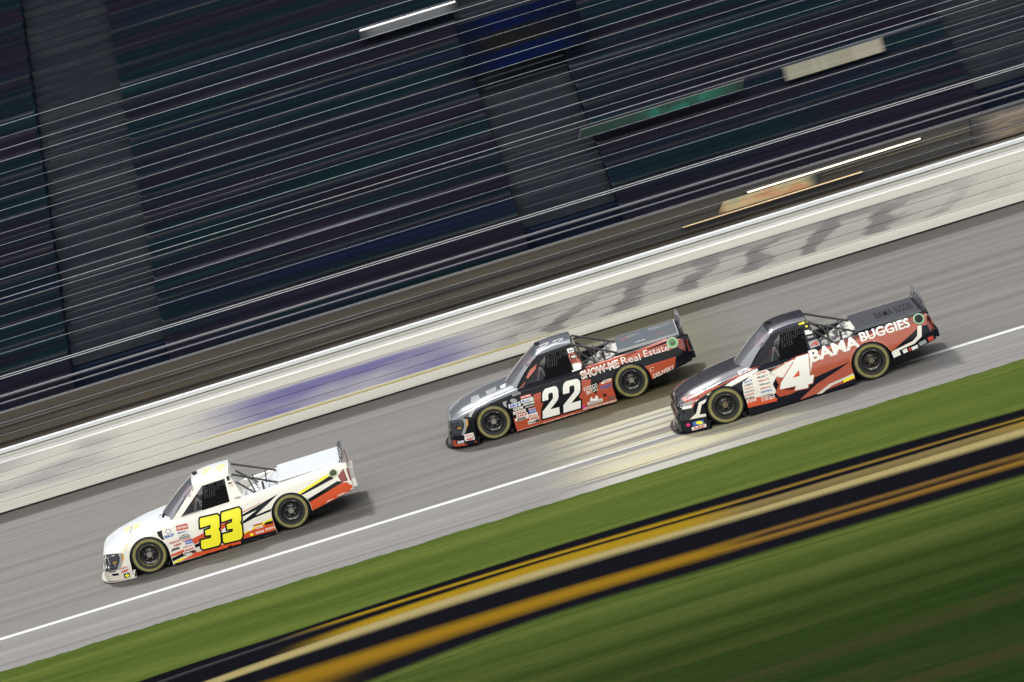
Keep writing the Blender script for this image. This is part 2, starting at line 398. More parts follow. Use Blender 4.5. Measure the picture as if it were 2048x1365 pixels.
setcol(m_deck, ramp(m_deck, noise(m_deck, (.1, 3, 3), 1, 4, .6, 43), [(.3, (.0055, .0085, .0175)), (.7, (.0090, .0140, .0260))]))
NR = 27
mb = MB()
for k in range(NR):
    y0 = 1.5 + k * RUN - 1.15; z0 = splane(1.5 + k * RUN)
    mb.quad((X0, y0, z0 - RISE), (X1, y0, z0 - RISE), (X1, y0, z0), (X0, y0, z0))
    mb.quad((X0, y0, z0), (X1, y0, z0), (X1, y0 + RUN, z0), (X0, y0 + RUN, z0))
mb.quad((X0, y0 + RUN, 0), (X1, y0 + RUN, 0), (X1, y0 + RUN, z0 + 6), (X0, y0 + RUN, z0 + 6))
mb.build('concrete_tiers', m_deck, stand)
m_walk = mat('stand_walkway', (.05, .05, .055), .9)
# aisle steps
m_aisle = mat('aisle_concrete', (.06, .062, .07), .9, spec=.1)
m_riser = mat('aisle_riser', (.030, .034, .047), .9, spec=0)  # risers coloured lighter to make up for the shade on them
setcol(m_riser, ramp(m_riser, noise(m_riser, (.5, 2, 3), 1, 4, .65, 46), [(.35, (.017, .022, .031)), (.5, (.025, .030, .040)), (.65, (.036, .040, .048))]))
setcol(m_aisle, ramp(m_aisle, noise(m_aisle, (.4, 2, 2), 1, 4, .6, 45), [(.3, (.006, .008, .013)), (.7, (.010, .013, .020))]))
AX = [-31.7, -20.8, -9.9, 1.0, 11.9, 22.8]
for x in AX:
    mb = MB()
    for k in range(4, NR):
        for h in range(2):
            y0 = 1.5 + k * RUN - 1.15 + h * RUN / 2; z1 = splane(1.5 + k * RUN) + .004 - (RISE / 2 if h == 0 else 0)
            mb.m = 0; mb.box((x + 1.13, y0 + RUN / 4 - RUN / 2, z1 - .09 + .012), (2.26, RUN / 2, .19))
            mb.m = 1; mb.box((x + 1.13, y0 - RUN / 2 - .004, z1 - .09 + .008), (2.25, .012, .186))
    mb.build('aisle_stairs', [m_aisle, m_riser], stand)
# seat rows
seatm = []
def seat_mat(name, k):
    m = mat(name, (.006, .009, .016), .85, spec=.08)
    hue = noise(m, (.045, .75, .9), 1, 3, .6, 50); a = noise(m, (.10, 5, 17), 1, 5, .7, 51); blot = noise(m, (.5, 2.5, 4), 1, 4, .7, 52)
    c = ramp(m, hue, [(.30, (.0040, .0075, .0230)), (.38, (.0045, .0085, .0150)), (.45, (.0030, .0125, .0145)), (.50, (.0060, .0085, .0150)), (.56, (.0100, .0080, .0140)), (.62, (.0045, .0095, .0165)), (.70, (.0035, .0145, .0150))])
    g = ramp(m, a, [(.34, (.7, .7, .8)), (.48, (1.2, 1.2, 1.3)), (.58, (1.6, 1.6, 1.8)), (.66, (2.4, 2.4, 2.7)), (.74, (4.5, 4.5, 5.0))])
    c = mixc(m, 1.0, c, g, 'MULTIPLY')
    c = mixc(m, mrange(m, blot, .60, .74, 0, .5), c, (.022, .019, .024))
    setcol(m, c); return m
seatm = [seat_mat('seat_fabric', 0)]
m_edge = mat('seat_rail_metal', (.20, .21, .24), .6, .2, spec=.2)
nz = noise(m_edge, (.12, 1, 3), 1, 3, .6, 60)
setcol(m_edge, ramp(m_edge, nz, [(.42, (.006, .007, .012)), (.62, (.040, .042, .052)), (.75, (.16, .165, .19))]))
rr = random.Random(11)
spans = []
ax = [-40] + AX + [40]
for i in range(len(AX) + 1):
    xa = -40 if i == 0 else AX[i-1] + 2.26; xb = 40 if i == len(AX) else AX[i]
    spans.append((xa + .012, xb - .012))
for k in range(2, NR):
    yb = 1.5 + k * RUN - 1.15; zb = splane(1.5 + k * RUN)
    for xa, xb in spans:
        if k < 4: pass
        mi = 0
        L_ = xb - xa; xc = (xa + xb) / 2
        mb = MB(); mb.box((xc, yb + .47, zb + .40), (L_, .40, .05)); mb.box((xc, yb + .68, zb + .62), (L_, .05, .34))
        mb.box((xc, yb + .275, zb + .185), (L_, .02, .37)); mb.box((xc, yb + .60, zb + .50), (L_, .02, .16))
        mb.m = 1
        mb.box((xc, yb + .255, zb + .395), (L_, .025, .035))
        mb.m = 0
        n = int(L_ // 2.6)
        for j in range(n + 1):
            mb.box((xa + .1 + j * (L_ - .2) / n, yb + .52, zb + .19), (.05, .30, .375))
        mb.build('bench_row', [seatm[mi], m_edge], stand)
# rails on the front wall
m_hand = mat('hand_rail_metal', (.11, .11, .13), .6, .1)
mb = MB()
for z, r_ in ((1.95, .030), (1.80, .018)): mb.tube((X0 / 2, .1, z), (X1 / 2, .1, z), r_, n=8)
mb.build('handrail', m_hand, stand)
mb = MB()
for j in range(-16, 17): mb.box((j * 2.7, -.03, .8), (.03, .02, 1.55))
# low service pipes and cable trays along the front wall
m_pipe = mat('pipe_metal', (.20, .18, .15), .5, .2)
setcol(m_pipe, ramp(m_pipe, noise(m_pipe, (.15, 1, 3), 1, 3, .6, 62), [(.45, (.05, .045, .04)), (.7, (.26, .24, .20))]))
for z, r_ in ((.98, .02), (1.17, .014), (.86, .03), (1.33, .012)):
    mb = MB(); mb.tube((X0 / 2, -.05, z), (X1 / 2, -.05, z), r_, n=6); mb.build('service_pipe', m_pipe, stand)

# lit boards and lamps in the stand
def board(name, label, cat_, x0, x1, y, z0, z1, face, frame=None, depth=.12, slant=0, group=None):
    e = empty(name, ((x0 + x1) / 2, y, z0)); tag(e, label, cat_, group)
    hx = (x1 - x0) / 2; h = z1 - z0
    mb = MB()
    f = [(-hx, 0), (hx, 0), (hx + slant, h), (-hx + slant, h)]
    mb.quad(*[(p, 0, q) for p, q in f]); fo = mb.build('board_face', face, e)
    mb = MB()
    mb.quad(*[(p * 1.01, depth, q) for p, q in f])
    for i in range(4):
        a_, b_ = f[i], f[(i + 1) % 4]
        mb.quad((a_[0], 0, a_[1]), (b_[0], 0, b_[1]), (b_[0] * 1.01, depth, b_[1]), (a_[0] * 1.01, depth, a_[1]))
    mb.build('board_case', frame or m_post, e)
    return e
def glow(name, stops, k, scale=(1, 1, 1), ns=1, seed=0, base=(.012, .013, .018), hw=1.25, fade=.25):
    m = mat(name, base, .5, emis=(1, 1, 1), es=k)
    f = noise(m, scale, ns, 3, .55, seed); N, L, b = nodes_of(m)
    L.new(ramp(m, f, stops), b.inputs['Emission Color'])
    lx_, ly_, lz_ = xyz(m)[0], None, xyz(m)[2]
    ends = mth(m, 'MULTIPLY', mrange(m, lx_, -hw - .05, -hw + fade), mrange(m, lx_, hw + .05, hw - fade))
    L.new(mth(m, 'MULTIPLY', ends, k), b.inputs['Emission Strength']); return m
g1 = glow('cream_light_panel', [(.38, (.50, .37, .26)), (.5, (.40, .40, .27)), (.60, (.50, .46, .33))], .62, (1.6, 1, .5), 1, 71, hw=1.25, fade=.18)
e = board('illuminated_sign', 'cream illuminated board high in the stand at the right, above the green lights', 'sign', 7.93, 10.43, 6.05, 2.88, 3.20, g1)
g2 = glow('orange_light_panel', [(.35, (.55, .26, .11)), (.5, (.60, .42, .20)), (.65, (.42, .40, .20))], .8, (1.3, 1, 4), 1, 72, hw=1.2, fade=.35)
e = board('illuminated_sign', 'orange illuminated board with slanted ends low on the stand front wall', 'sign', 5.22, 7.55, 1.09, 1.18, 1.42, g2, slant=.2, depth=.05)
g3 = glow('warm_light_panel', [(.38, (.10, .075, .055)), (.5, (.26, .20, .13)), (.62, (.13, .11, .09))], .8, (.8, 1, 7), 1, 73, hw=2.2, fade=.8)
e = board('illuminated_sign', 'wide warm lit board low on the stand front wall at the far right edge', 'sign', 11.15, 15.5, 1.09, .95, 1.55, g3, slant=.1, depth=.05)
def tube_lamp(label, a_, b_, r_, col, k, group=None):
    e = empty('tube_light', a_); tag(e, label, 'lamp', group)
    mb = MB(); mb.tube((0, 0, 0), Vector(b_) - Vector(a_), r_, n=8)
    mb.build('light_tube', mat('lamp_glow', col, .5, emis=col, es=k), e)
    mb = MB(); L_ = (Vector(b_) - Vector(a_)).length; mb.box((L_ / 2, .045, (b_[2] - a_[2]) / 2 + r_ + .012), (L_ + .1, .09, .02)); mb.build('lamp_housing', m_post, e)
tube_lamp('long bright white tube lamp above the orange board on the stand front', (6.0, 1.03, 1.47), (10.05, 1.03, 1.49), .018, (1, .86, .62), 1.5)
tube_lamp('faint yellow strip lamp under the bright white tube lamp', (4.4, 1.03, 1.14), (8.6, 1.03, 1.16), .012, (.8, .55, .25), .55)
g4 = glow('pale_light_panel', [(.35, (.20, .22, .23)), (.65, (.26, .27, .28))], .45, (.6, 1, 9), 1, 74, hw=1.27, fade=.45)
e = board('scoreboard', 'pale grey box with bright top edge high in the stand, left of blue banner', 'sign', -1.40, 1.15, 12.9, 6.02, 6.24, g4)
mb = MB(); mb.box((0, -.02, .24), (2.5, .05, .035)); mb.build('light_strip', mat('strip_glow', (.8, .8, .8), .5, emis=(1, 1, .98), es=.65), e)
g5 = mat('green_led', (.003, .02, .015), .5, emis=(0, 1, .6), es=.5)
f = noise(g5, (1.5, 1, 1.5), 1, 2, .5, 75); N, L, b = nodes_of(g5)
L.new(ramp(g5, f, [(.42, (.0, .02, .016)), (.55, (.0, .09, .06)), (.68, (.0, .26, .16))]), b.inputs['Emission Color'])
lx_ = xyz(g5)[0]; L.new(mth(g5, 'MULTIPLY', mth(g5, 'MULTIPLY', mrange(g5, lx_, -2.1, -.9), mrange(g5, lx_, 2.2, .9)), .5), b.inputs['Emission Strength'])
e = board('led_sign', 'long green lit ribbon sign across the middle rows of the stand', 'sign', 2.9, 6.9, 5.9, 3.02, 3.22, g5, slant=.1)
m_ban = mat('banner_cloth', (.02, .03, .12), .95, spec=0)
o = xyz(m_ban)
c = mixc(m_ban, mth(m_ban, 'MULTIPLY', mrange(m_ban, o[2], .35, .42), mrange(m_ban, o[2], .85, .78)), (.003, .006, .030), (.009, .009, .008))
nz = noise(m_ban, (.5, 1, 2), 1, 3, .6, 77)
c = mixc(m_ban, mrange(m_ban, nz, .45, .7, 0, .7), c, (.004, .006, .014))
fd = mth(m_ban, 'MULTIPLY', mrange(m_ban, o[0], -1.5, -.5), mrange(m_ban, o[0], 1.5, .6))
setcol(m_ban, mixc(m_ban, fd, (.004, .006, .013), c))
bn = empty('banner', (2.4, 9.4, 4.75)); tag(bn, 'blue cloth banner with a dark yellow middle hung over upper rows of the stand', 'banner')
mb = MB()
n = 24
for i in range(n):
    xa, xb = -1.5 + 3 * i / n, -1.5 + 3 * (i + 1) / n
    for j in range(4):
        za, zb = j * .3, (j + 1) * .3
        y_ = lambda x, z: .02 * math.sin(x * 6) + z * .7
        mb.quad((xa, y_(xa, za), za), (xb, y_(xb, za), za), (xb, y_(xb, zb), zb), (xa, y_(xa, zb), zb))
o_ = mb.build('banner_cloth', m_ban, bn, 60)
so = o_.modifiers.new('s', 'SOLIDIFY'); so.thickness = .01
#TRUCKS#
# ================================================================== RACE TRUCKS
# local frame: x forward from the rear axle, y to the driver's side, z up
WB = 2.845; ARCH = .388; AZ = .335
T_ZS = [(3.74,.565),(3.70,.60),(3.42,.675),(3.1,.74),(2.78,.80),(2.23,.855),(1.6,.855),(1.1,.85),(.79,.875),(0,.895),(-1.22,.93),(-1.27,.925)]
T_ZC = [(3.74,.58),(3.70,.62),(3.6,.665),(3.42,.73),(3.1,.80),(2.78,.85),(2.35,.895),(2.2,.90),(.8,.90),(0,.905),(-1.22,.94),(-1.27,.93)]
T_ZB = [(3.74,.06),(3.5,.04),(3.25,.03),(2.49,.03),(.37,.03),(.2,.05),(-.2,.19),(-.38,.235),(-1.27,.385)]
T_W = [(3.74,.60),(3.71,.74),(3.64,.84),(3.52,.91),(3.36,.955),(3.1,.985),(2.85,1.0),(2.4,.985),(1.4,.972),(.4,.985),(0,1.0),(-.6,.985),(-1.1,.955),(-1.27,.91)]
def section(x):
    zs, zc, zb, wd = lerp_tab(T_ZS, x), lerp_tab(T_ZC, x), lerp_tab(T_ZB, x), lerp_tab(T_W, x)
    ys = wd - .17
    P = [(0, zb), (wd * .5, zb), (wd - .05, zb), (wd - .008, zb + .012)]
    zt = zs - .14
    def yt(z): return wd - .05 * max(0, (z - .42) / .34) ** 2 - .012 * max(0, (.35 - z) / .35)
    for t in (.06, .15, .25, .35, .45, .55, .65, .75, .85, .93, 1.0):
        z = zb + .012 + (zt - zb - .012) * t; P.append((yt(z), z))
    y0 = yt(zt); 
    for t in (.2, .4, .6, .8, 1.0):       # rounded shoulder
        a = t * math.pi / 2; P.append((y0 + (ys - y0) * (1 - math.cos(a)), zt + (zs - zt) * math.sin(a)))
    hood = x > 2.2
    if .075 < x < .78: inner = [(min(ys - .03, .76), zs - .002), (.745, zs - .012), (.735, .66), (.40, .66), (0, .66)]
    elif hood:
        k = min(1, (3.7 - x) / .3) if x < 3.7 else 0
        inner = [(ys * .90, zs + (zc - zs) * .22 - .010 * k), (ys * .80, zs + (zc - zs) * .42 + .012 * k), (ys * .55, zs + (zc - zs) * .78 + .008 * k), (ys * .28, zc), (0, zc + .004)]
    else: inner = [(min(ys - .03, .76), zs - .002), (.745, zs + .006), (.60, zs + (zc - zs) * .5 + .002), (.35, zc), (0, zc)]
    return P + inner
def make_body():
    xs = [3.74, 3.725, 3.70, 3.67, 3.63, 3.58, 3.52, 3.46, 3.40, 3.33]
    x = 3.26
    while x > .82: xs.append(round(x, 3)); x -= .07
    xs += [.785, .775, .70, .6, .5, .4, .3, .2, .1, .08, .07]
    x = 0.0
    while x > -1.20: xs.append(round(x, 3)); x -= .07
    xs += [-1.22, -1.25, -1.27]
    v = []; f = []; n = None
    for x in xs:
        P = section(x); n = len(P)
        t = max(0, min(1, (x - 3.35) / .37)); t = t * t * (3 - 2 * t)
        for s in (1, -1):
            for (y, z) in P:
                dx = t * (.055 * max(0, min(1, (.40 - z) / .08)) - .05 * max(0, (z - .50) / .12) * (.3 if x < 3.7 else 1))
                v.append((x + dx, s * y, z))
    st = 2 * n
    ring = list(range(n)) + [n + i for i in range(n - 2, 0, -1)]
    m = len(ring)
    for i in range(len(xs) - 1):
        for k in range(m):
            a, b = ring[k], ring[(k + 1) % m]
            f.append((i * st + a, i * st + b, (i + 1) * st + b, (i + 1) * st + a))
    for i in (0, len(xs) - 1):
        for k in range(n - 1):
            L0, L1, R0, R1 = i * st + k, i * st + k + 1, i * st + n + k, i * st + n + k + 1
            if k == 0: q = [L0, L1, R1]
            elif k == n - 2: q = [L0, L1, R0]
            else: q = [L0, L1, R1, R0]
            f.append(q if i else q[::-1])
    me = bpy.data.meshes.new('body'); me.from_pydata(v, [], f)
    bm = bmesh.new(); bm.from_mesh(me)
    loose = [q for q in bm.verts if not q.link_faces]; bmesh.ops.delete(bm, geom=loose, context='VERTS')
    bmesh.ops.recalc_face_normals(bm, faces=bm.faces); bm.to_mesh(me); bm.free()
    return me
raw_body = make_body()
def in_arch(x, z, xc, g=0):
    if z > AZ: return math.hypot(x - xc, z - AZ) < ARCH + g
    t = min(1, (AZ - z) / .635); fr = ARCH + ((.44 if xc else .375) - ARCH) * t; bk = ARCH + (.375 - ARCH) * t
    return -bk - g < x - xc < fr + g
def cut_arches(me):
    o = bpy.data.objects.new('tmp', me.copy()); C.objects.link(o)
    cs = []
    for x in (0, WB):
        for s in (1, -1):
            mb = MB(); n = 48; k = 0
            out = [(x + ARCH * math.cos(math.pi * i / (n - 3)), AZ + ARCH * math.sin(math.pi * i / (n - 3))) for i in range(n - 2)]
            out += [(x - .375, -.3), (x + (.44 if x else .375), -.3)]
            for yy in (s * .60, s * 1.3):
                for px_, pz_ in out: mb.v.append((px_, yy, pz_))
            for i in range(n): j = (i + 1) % n; mb.f.append([i, j, n + j, n + i]); mb.mi.append(0)
            mb.f += [list(range(n))[::-1], [n + i for i in range(n)]]; mb.mi += [0, 0]
            c = mb.build('cut', None); 
            cs.append(c)
            md = o.modifiers.new('b', 'BOOLEAN'); md.operation = 'DIFFERENCE'; md.solver = 'EXACT'; md.object = c
    dg = bpy.context.evaluated_depsgraph_get(); dg.update()
    res = bpy.data.meshes.new_from_object(o.evaluated_get(dg))
    for c in cs: bpy.data.objects.remove(c)
    bpy.data.objects.remove(o)
    for p in res.polygons:
        c = p.center; wheel = any(in_arch(c.x, c.z, x, .010) and .59 < abs(c.y) and (abs(p.normal.y) < .5 or abs(c.y) < .85) for x in (0, WB))
        under = p.normal.z < -.5 and c.z < .45
        cab = .84 < c.x < 2.25 and abs(c.y) < .74 and p.normal.z > .5
        top = c.x > 2.2 and p.normal.z > .62 and c.z > .5
        p.material_index = 1 if (wheel or under or cab) else (2 if top else 0)
    smooth(res, 32)
    return res
body_me = cut_arches(raw_body)

# greenhouse: side frames (pillars + header), roof, rear panel
WF = [(2.09, .835), (1.50, 1.285), (1.045, 1.29), (1.075, .835)]           # window opening (x, z)
def side_y(z): return .815 - .205 * max(0, (z - .86)) / .49
def make_cab():
    mb = MB()
    out = [(2.235, .85), (1.66, 1.325), (.955, 1.36), (.80, .865)]
    for s in (1, -1):
        P3 = lambda p, d=0: (p[0], s * (side_y(p[1]) - d), p[1])
        N_ = 6
        for i in range(4):
            j = (i + 1) % 4
            for k in range(N_):
                a = [out[i][q] + (out[j][q] - out[i][q]) * k / N_ for q in (0, 1)]; b = [out[i][q] + (out[j][q] - out[i][q]) * (k + 1) / N_ for q in (0, 1)]
                c = [WF[i][q] + (WF[j][q] - WF[i][q]) * (k + 1) / N_ for q in (0, 1)]; d = [WF[i][q] + (WF[j][q] - WF[i][q]) * k / N_ for q in (0, 1)]
                mb.quad(P3(a), P3(b), P3(c), P3(d)); mb.quad(P3(d, 0), P3(c, 0), P3(c, .035), P3(d, .035))
    # roof grid
    nx, ny = 14, 16; g = {}
    for i in range(nx + 1):
        t = i / nx
        for j in range(ny + 1):
            u = -1 + 2 * j / ny; au = abs(u)
            xf = 1.66 + .035 * (1 - u * u); xr = .955 - .03 * (1 - u * u)
            x = xf + (xr - xf) * t
            ze = 1.325 + (1.36 - 1.325) * t
            y = math.copysign(side_y(ze) * (1 - (1 - au) ** 1.25), u) if au < 1 else u * side_y(ze)
            crown = .075 * (1 - au ** 5) + .022 * (1 - u * u)
            zz = ze + crown * (.55 + .45 * math.sin(math.pi * min(1, .12 + t * .8)))
            if i == 0: zz -= .025 * (1 - au ** 4)
            g[i, j] = (x, y, zz)
    for i in range(nx):
        for j in range(ny): mb.quad(g[i, j], g[i + 1, j], g[i + 1, j + 1], g[i, j + 1])
    # rear panel down to the bed, curved round at its edges
    for j in range(ny):
        a, b = g[nx, j], g[nx, j + 1]
        def low(p): 
            t = p[1] / side_y(1.36); return (.80 - .02 * (1 - t * t), t * side_y(.865), .865)
        mb.quad(a, b, low(b), low(a))
    me = bpy.data.meshes.new('cab'); me.from_pydata(mb.v, [], mb.f)
    bm = bmesh.new(); bm.from_mesh(me); bmesh.ops.remove_doubles(bm, verts=bm.verts, dist=.0008)
    bmesh.ops.recalc_face_normals(bm, faces=bm.faces); bm.to_mesh(me); bm.free(); smooth(me, 38)
    return me, g
cab_me, roofg = make_cab()

def make_ws():
    mb = MB(); ny = 16; nz_ = 8
    for i in range(nz_):
        for j in range(ny):
            q = []
            for a, b in ((i, j), (i, j + 1), (i + 1, j + 1), (i + 1, j)):
                u = -1 + 2 * b / ny; t = a / nz_; tp = roofg[0, b]
                lo = (2.235 + .20 * (1 - u * u), u * .80, .853 + .030 * (1 - u * u))
                bow = .03 * math.sin(math.pi * t)
                q.append((lo[0] + (tp[0] - lo[0]) * t + bow * .6, lo[1] + (tp[1] - lo[1]) * t, lo[2] + (tp[2] - lo[2]) * t + bow * .6 - .003))
            mb.quad(*q)
    me = bpy.data.meshes.new('windshield'); me.from_pydata(mb.v, [], mb.f)
    bm = bmesh.new(); bm.from_mesh(me); bmesh.ops.remove_doubles(bm, verts=bm.verts, dist=.0008); bm.to_mesh(me); bm.free(); smooth(me, 60)
    return me
ws_me = make_ws()

# one BVH of painted surfaces that stickers are laid on
def bvh_of(*meshes):
    v = []; f = []
    for me in meshes:
        k = len(v); v += [p.co.copy() for p in me.vertices]; f += [[k + i for i in p.vertices] for p in me.polygons]
    return BVHTree.FromPolygons(v, f)
BVH = bvh_of(raw_body, cab_me, ws_me)
DV = Vector((0, -math.cos(R(12)), -math.sin(R(12))))

class Px:
    """turns measured points of a truck's painted side into truck coordinates (x, z') in the plane of the wheel faces"""
    def __init__(s, rear, front, cd=math.cos(R(12))):
        dx, dy = front[0] - rear[0], front[1] - rear[1]; L = math.hypot(dx, dy); s.s = L / WB
        s.e = (dx / L, dy / L); s.n = (-abs(s.e[1]), -abs(s.e[0])); s.r = rear; s.cd = cd
    def __call__(s, p, fr=None):
        if fr: p = (fr[0] + p[0] / fr[2], fr[1] + p[1] / fr[2])
        q = (p[0] - s.r[0], p[1] - s.r[1])
        return ((q[0] * s.e[0] + q[1] * s.e[1]) / s.s, (q[0] * s.n[0] + q[1] * s.n[1]) / s.s / s.cd + .36)

def lay(bm, off):
    """drops a flat (x, z') bmesh on the painted surface"""
    xs_ = [v.co.x for v in bm.verts]; ys_ = [v.co.y for v in bm.verts]
    st = .045
    for ax, vals in ((0, xs_), (1, ys_)):
        a, b = min(vals), max(vals)
        if b - a < .09: continue
        t = math.floor(a / st) * st + st
        while t < b:
            co = (t, 0, 0) if ax == 0 else (0, t, 0); no = (1, 0, 0) if ax == 0 else (0, 1, 0)
            bmesh.ops.bisect_plane(bm, geom=bm.verts[:] + bm.edges[:] + bm.faces[:], plane_co=co, plane_no=no, dist=1e-6); t += st
    bad = []; pos = {}; gone = []
    for v in bm.verts:
        P = Vector((v.co.x, .97, v.co.y)) - DV * 3
        h, n, i, d = BVH.ray_cast(P, DV)
        for q in (.005, .010, .016, .023, .032, .044, .060, .080, -.006, -.014, -.025, -.04, -.06, -.08):
            if h is not None and n.z > -.35 and n.dot(DV) < .2: break
            h, n, i, d = BVH.ray_cast(P + Vector((0, 0, q)), DV)
        if h is not None and n.z < -.35: h = None
        if h is None or (h.y < .1 and abs(n.y) > .6): bad.append(v); continue
        if n.dot(DV) > 0: n = -n
        p = h + n * off; pos[v] = p
    for f in bm.faces:
        if all(v in pos and pos[v].y > .6 and any(in_arch(pos[v].x, pos[v].z, xc, .002) for xc in (0, WB)) for v in f.verts): gone.append(f)
    bmesh.ops.delete(bm, geom=gone, context='FACES_ONLY')
    for v in bm.verts:
        if v not in pos: continue
        p = pos[v]
        if p.y > .6:
            for xc in (0, WB):
                dx, dz = p.x - xc, p.z - AZ; d = math.hypot(dx, dz)
                if not in_arch(p.x, p.z, xc, .006): continue
                if p.z > AZ:
                    if d > 1e-4: p.x = xc + dx / d * (ARCH + .006); p.z = AZ + dz / d * (ARCH + .006)
                else:
                    t = (AZ - p.z) / .635; p.x = xc + ((ARCH + ((.44 if xc else .375) - ARCH) * t + .006) if dx > 0 else -(ARCH - .013 * t + .006))
        v.co = p
    bmesh.ops.delete(bm, geom=bad, context='VERTS')
def laid(name, bm, off, m, parent, label=None):
    lay(bm, off); me = bpy.data.meshes.new(name); bm.to_mesh(me); bm.free()
    for p in me.polygons: p.use_smooth = True
    o = link(name, me, parent, m)
    if label: o['label'] = label
    return o
def poly_bm(polys):
    bm = bmesh.new()
    for P in polys:
        vs = [bm.verts.new((x, z, 0)) for x, z in P]
        f = bm.faces.new(vs); f.normal_update()
    bmesh.ops.triangulate(bm, faces=bm.faces)
    return bm
def grow(P, d):
    n = len(P); A = sum(P[i][0] * P[(i+1) % n][1] - P[(i+1) % n][0] * P[i][1] for i in range(n)); sg = 1 if A > 0 else -1
    o = []
    for i in range(n):
        a, b, c = Vector(P[i-1]), Vector(P[i]), Vector(P[(i+1) % n])
        e1 = (b - a).normalized(); e2 = (c - b).normalized()
        n1 = Vector((e1.y, -e1.x)) * sg; n2 = Vector((e2.y, -e2.x)) * sg
        k = (n1 + n2); k = k / max(.5, k.length_squared) * 2 if k.length > 1e-6 else n1
        if k.length > 1.9: k = k.normalized() * 1.9
        o.append(tuple(b + k * d))
    return o
def text_bm(s, mapf, bold=0, shear=0, outline=None, space=1):
    cu = bpy.data.curves.new('t', 'FONT'); cu.body = s; cu.size = 1; cu.offset = bold; cu.shear = shear; cu.space_character = space; cu.resolution_u = 3
    ob = bpy.data.objects.new('t', cu); C.objects.link(ob)
    dg = bpy.context.evaluated_depsgraph_get(); me = bpy.data.meshes.new_from_object(ob.evaluated_get(dg))
    bpy.data.objects.remove(ob); bpy.data.curves.remove(cu)
    bm = bmesh.new(); bm.from_mesh(me); bpy.data.meshes.remove(me)
    if not bm.verts: return bm
    xa = min(v.co.x for v in bm.verts); xb = max(v.co.x for v in bm.verts); H = .729 
    for v in bm.verts:
        x, z = mapf((v.co.x - xa) / (xb - xa), v.co.y / H); v.co = (x, z, 0)
    return bm

def lettering(T, fr, s, a, b, h, m, bold=.02, shear=0, off=.006, name='lettering', label=None, space=1):
    """a, b: baseline start and end, h: cap height, all in frame fr of the truck's measured side"""
    pa, pb = T.px(a, fr), T.px(b, fr); hh = h / fr[2] / T.px.s / T.px.cd
    f = lambda u, v: (pa[0] + (pb[0] - pa[0]) * u, pa[1] + (pb[1] - pa[1]) * u + v * hh)
    return laid(name, text_bm(s, f, bold, shear, space=space), off, m, T.body, label)
def patch(T, fr, P, m, off=.002, name='livery_stripe', label=None, parent=None):
    return laid(name, poly_bm([[T.px(p, fr) for p in P]]), off, m, parent or T.body, label)
def rect(a, b, h):
    """sticker corners from its baseline and height, standing at right angles to the baseline (screen y down)"""
    d = Vector((b[0] - a[0], b[1] - a[1])).normalized(); n = Vector((d.y, -d.x)) * h
    return [a, b, (b[0] + n.x, b[1] + n.y), (a[0] + n.x, a[1] + n.y)]
def sticker(T, fr, a, b, h, mbg, txt=None, mfg=None, pad=.16, bold=.02, shear=0):
    d = Vector((b[0] - a[0], b[1] - a[1])); 
    o = None
    if mbg: o = patch(T, fr, rect(a, b, h), mbg, .0045, 'sponsor_sticker')
    if txt:
        n = Vector((d.y, -d.x)).normalized() * h * pad
        a2 = (a[0] + d.x * .06 + n.x, a[1] + d.y * .06 + n.y); b2 = (b[0] - d.x * .06 + n.x, b[1] - d.y * .06 + n.y)
        l = lettering(T, fr, txt, a2, b2, h * (1 - 2 * pad), mfg, bold, shear, .0065, 'sponsor_sticker' if not mbg else 'lettering')
        if o: l.parent = T.body

# --- paints
P_white = mat('paint_white', (.78, .765, .70), .32, coat=.6)
oz = xyz(P_white); nz0 = noise(P_white, (2.2, 2.2, 5), 1.4, 5, .65, 95)
dirt = mth(P_white, 'MULTIPLY', mrange(P_white, mth(P_white, 'ADD', oz[2], mth(P_white, 'MULTIPLY', nz0, .5)), .62, .30), .40)
cw = mixc(P_white, mrange(P_white, nz0, .35, .7), (.78, .765, .70), (.73, .715, .655))
setcol(P_white, mixc(P_white, dirt, cw, (.40, .35, .28)))
P_whitelit = mat('paint_white_lit', (.76, .80, .85), .30, coat=.6)  # same white as the sides; stronger light on top is put into the colour
P_black = mat('paint_black', (.006, .007, .011), .14, coat=.15, spec=.2)
P_navy = mat('paint_dark_navy', (.007, .008, .015), .14, coat=.15, spec=.2)
P_red = mat('paint_red', (.40, .062, .022), .35, coat=.5)
P_redw = mat('paint_red_orange', (.60, .075, .015), .35, coat=.4)
P_red4 = mat('paint_brick_red', (.40, .085, .045), .30, coat=.8)
P_yel = mat('paint_yellow', (.86, .80, .02), .4, coat=.3)
P_yel2 = mat('paint_pale_yellow', (.66, .62, .25), .4)
P_wht = mat('decal_white', (.80, .80, .76), .4)
P_blk = mat('decal_black', (.009, .009, .012), .4, spec=.15)
P_blue = mat('decal_blue', (.04, .12, .42), .4)
P_dred = mat('decal_red', (.50, .05, .03), .4)
P_gry = mat('decal_grey', (.30, .31, .33), .4)
P_hoodgry = mat('decal_hood_grey', (.24, .25, .28), .35)
P_sheen = mat('silver_sheen', (.17, .185, .21), .25, metal=.25, coat=.8)  # hood and roof: sky reflection on black paint, put into the colour
P_gun = mat('gunmetal_sheen', (.024, .023, .034), .25, metal=.2, coat=.8)  # lighter than the sides: reflected light coloured into hood and roof
P_cov = mat('bed_cover_blue_grey', (.072, .092, .112), .35, coat=.3)
P_cov4 = mat('bed_cover_dark', (.05, .05, .065), .3, coat=.5)
P_pink = mat('skirt_pink', (.55, .30, .24), .5)
P_mag = mat('decal_magenta', (.7, .02, .25), .4)
P_dgrn = mat('filler_green_dark', (.05, .08, .03), .35)
P_grn = mat('filler_green', (.04, .32, .10), .3, coat=.3)
P_lgrn = mat('filler_green_pale', (.25, .55, .36), .35)
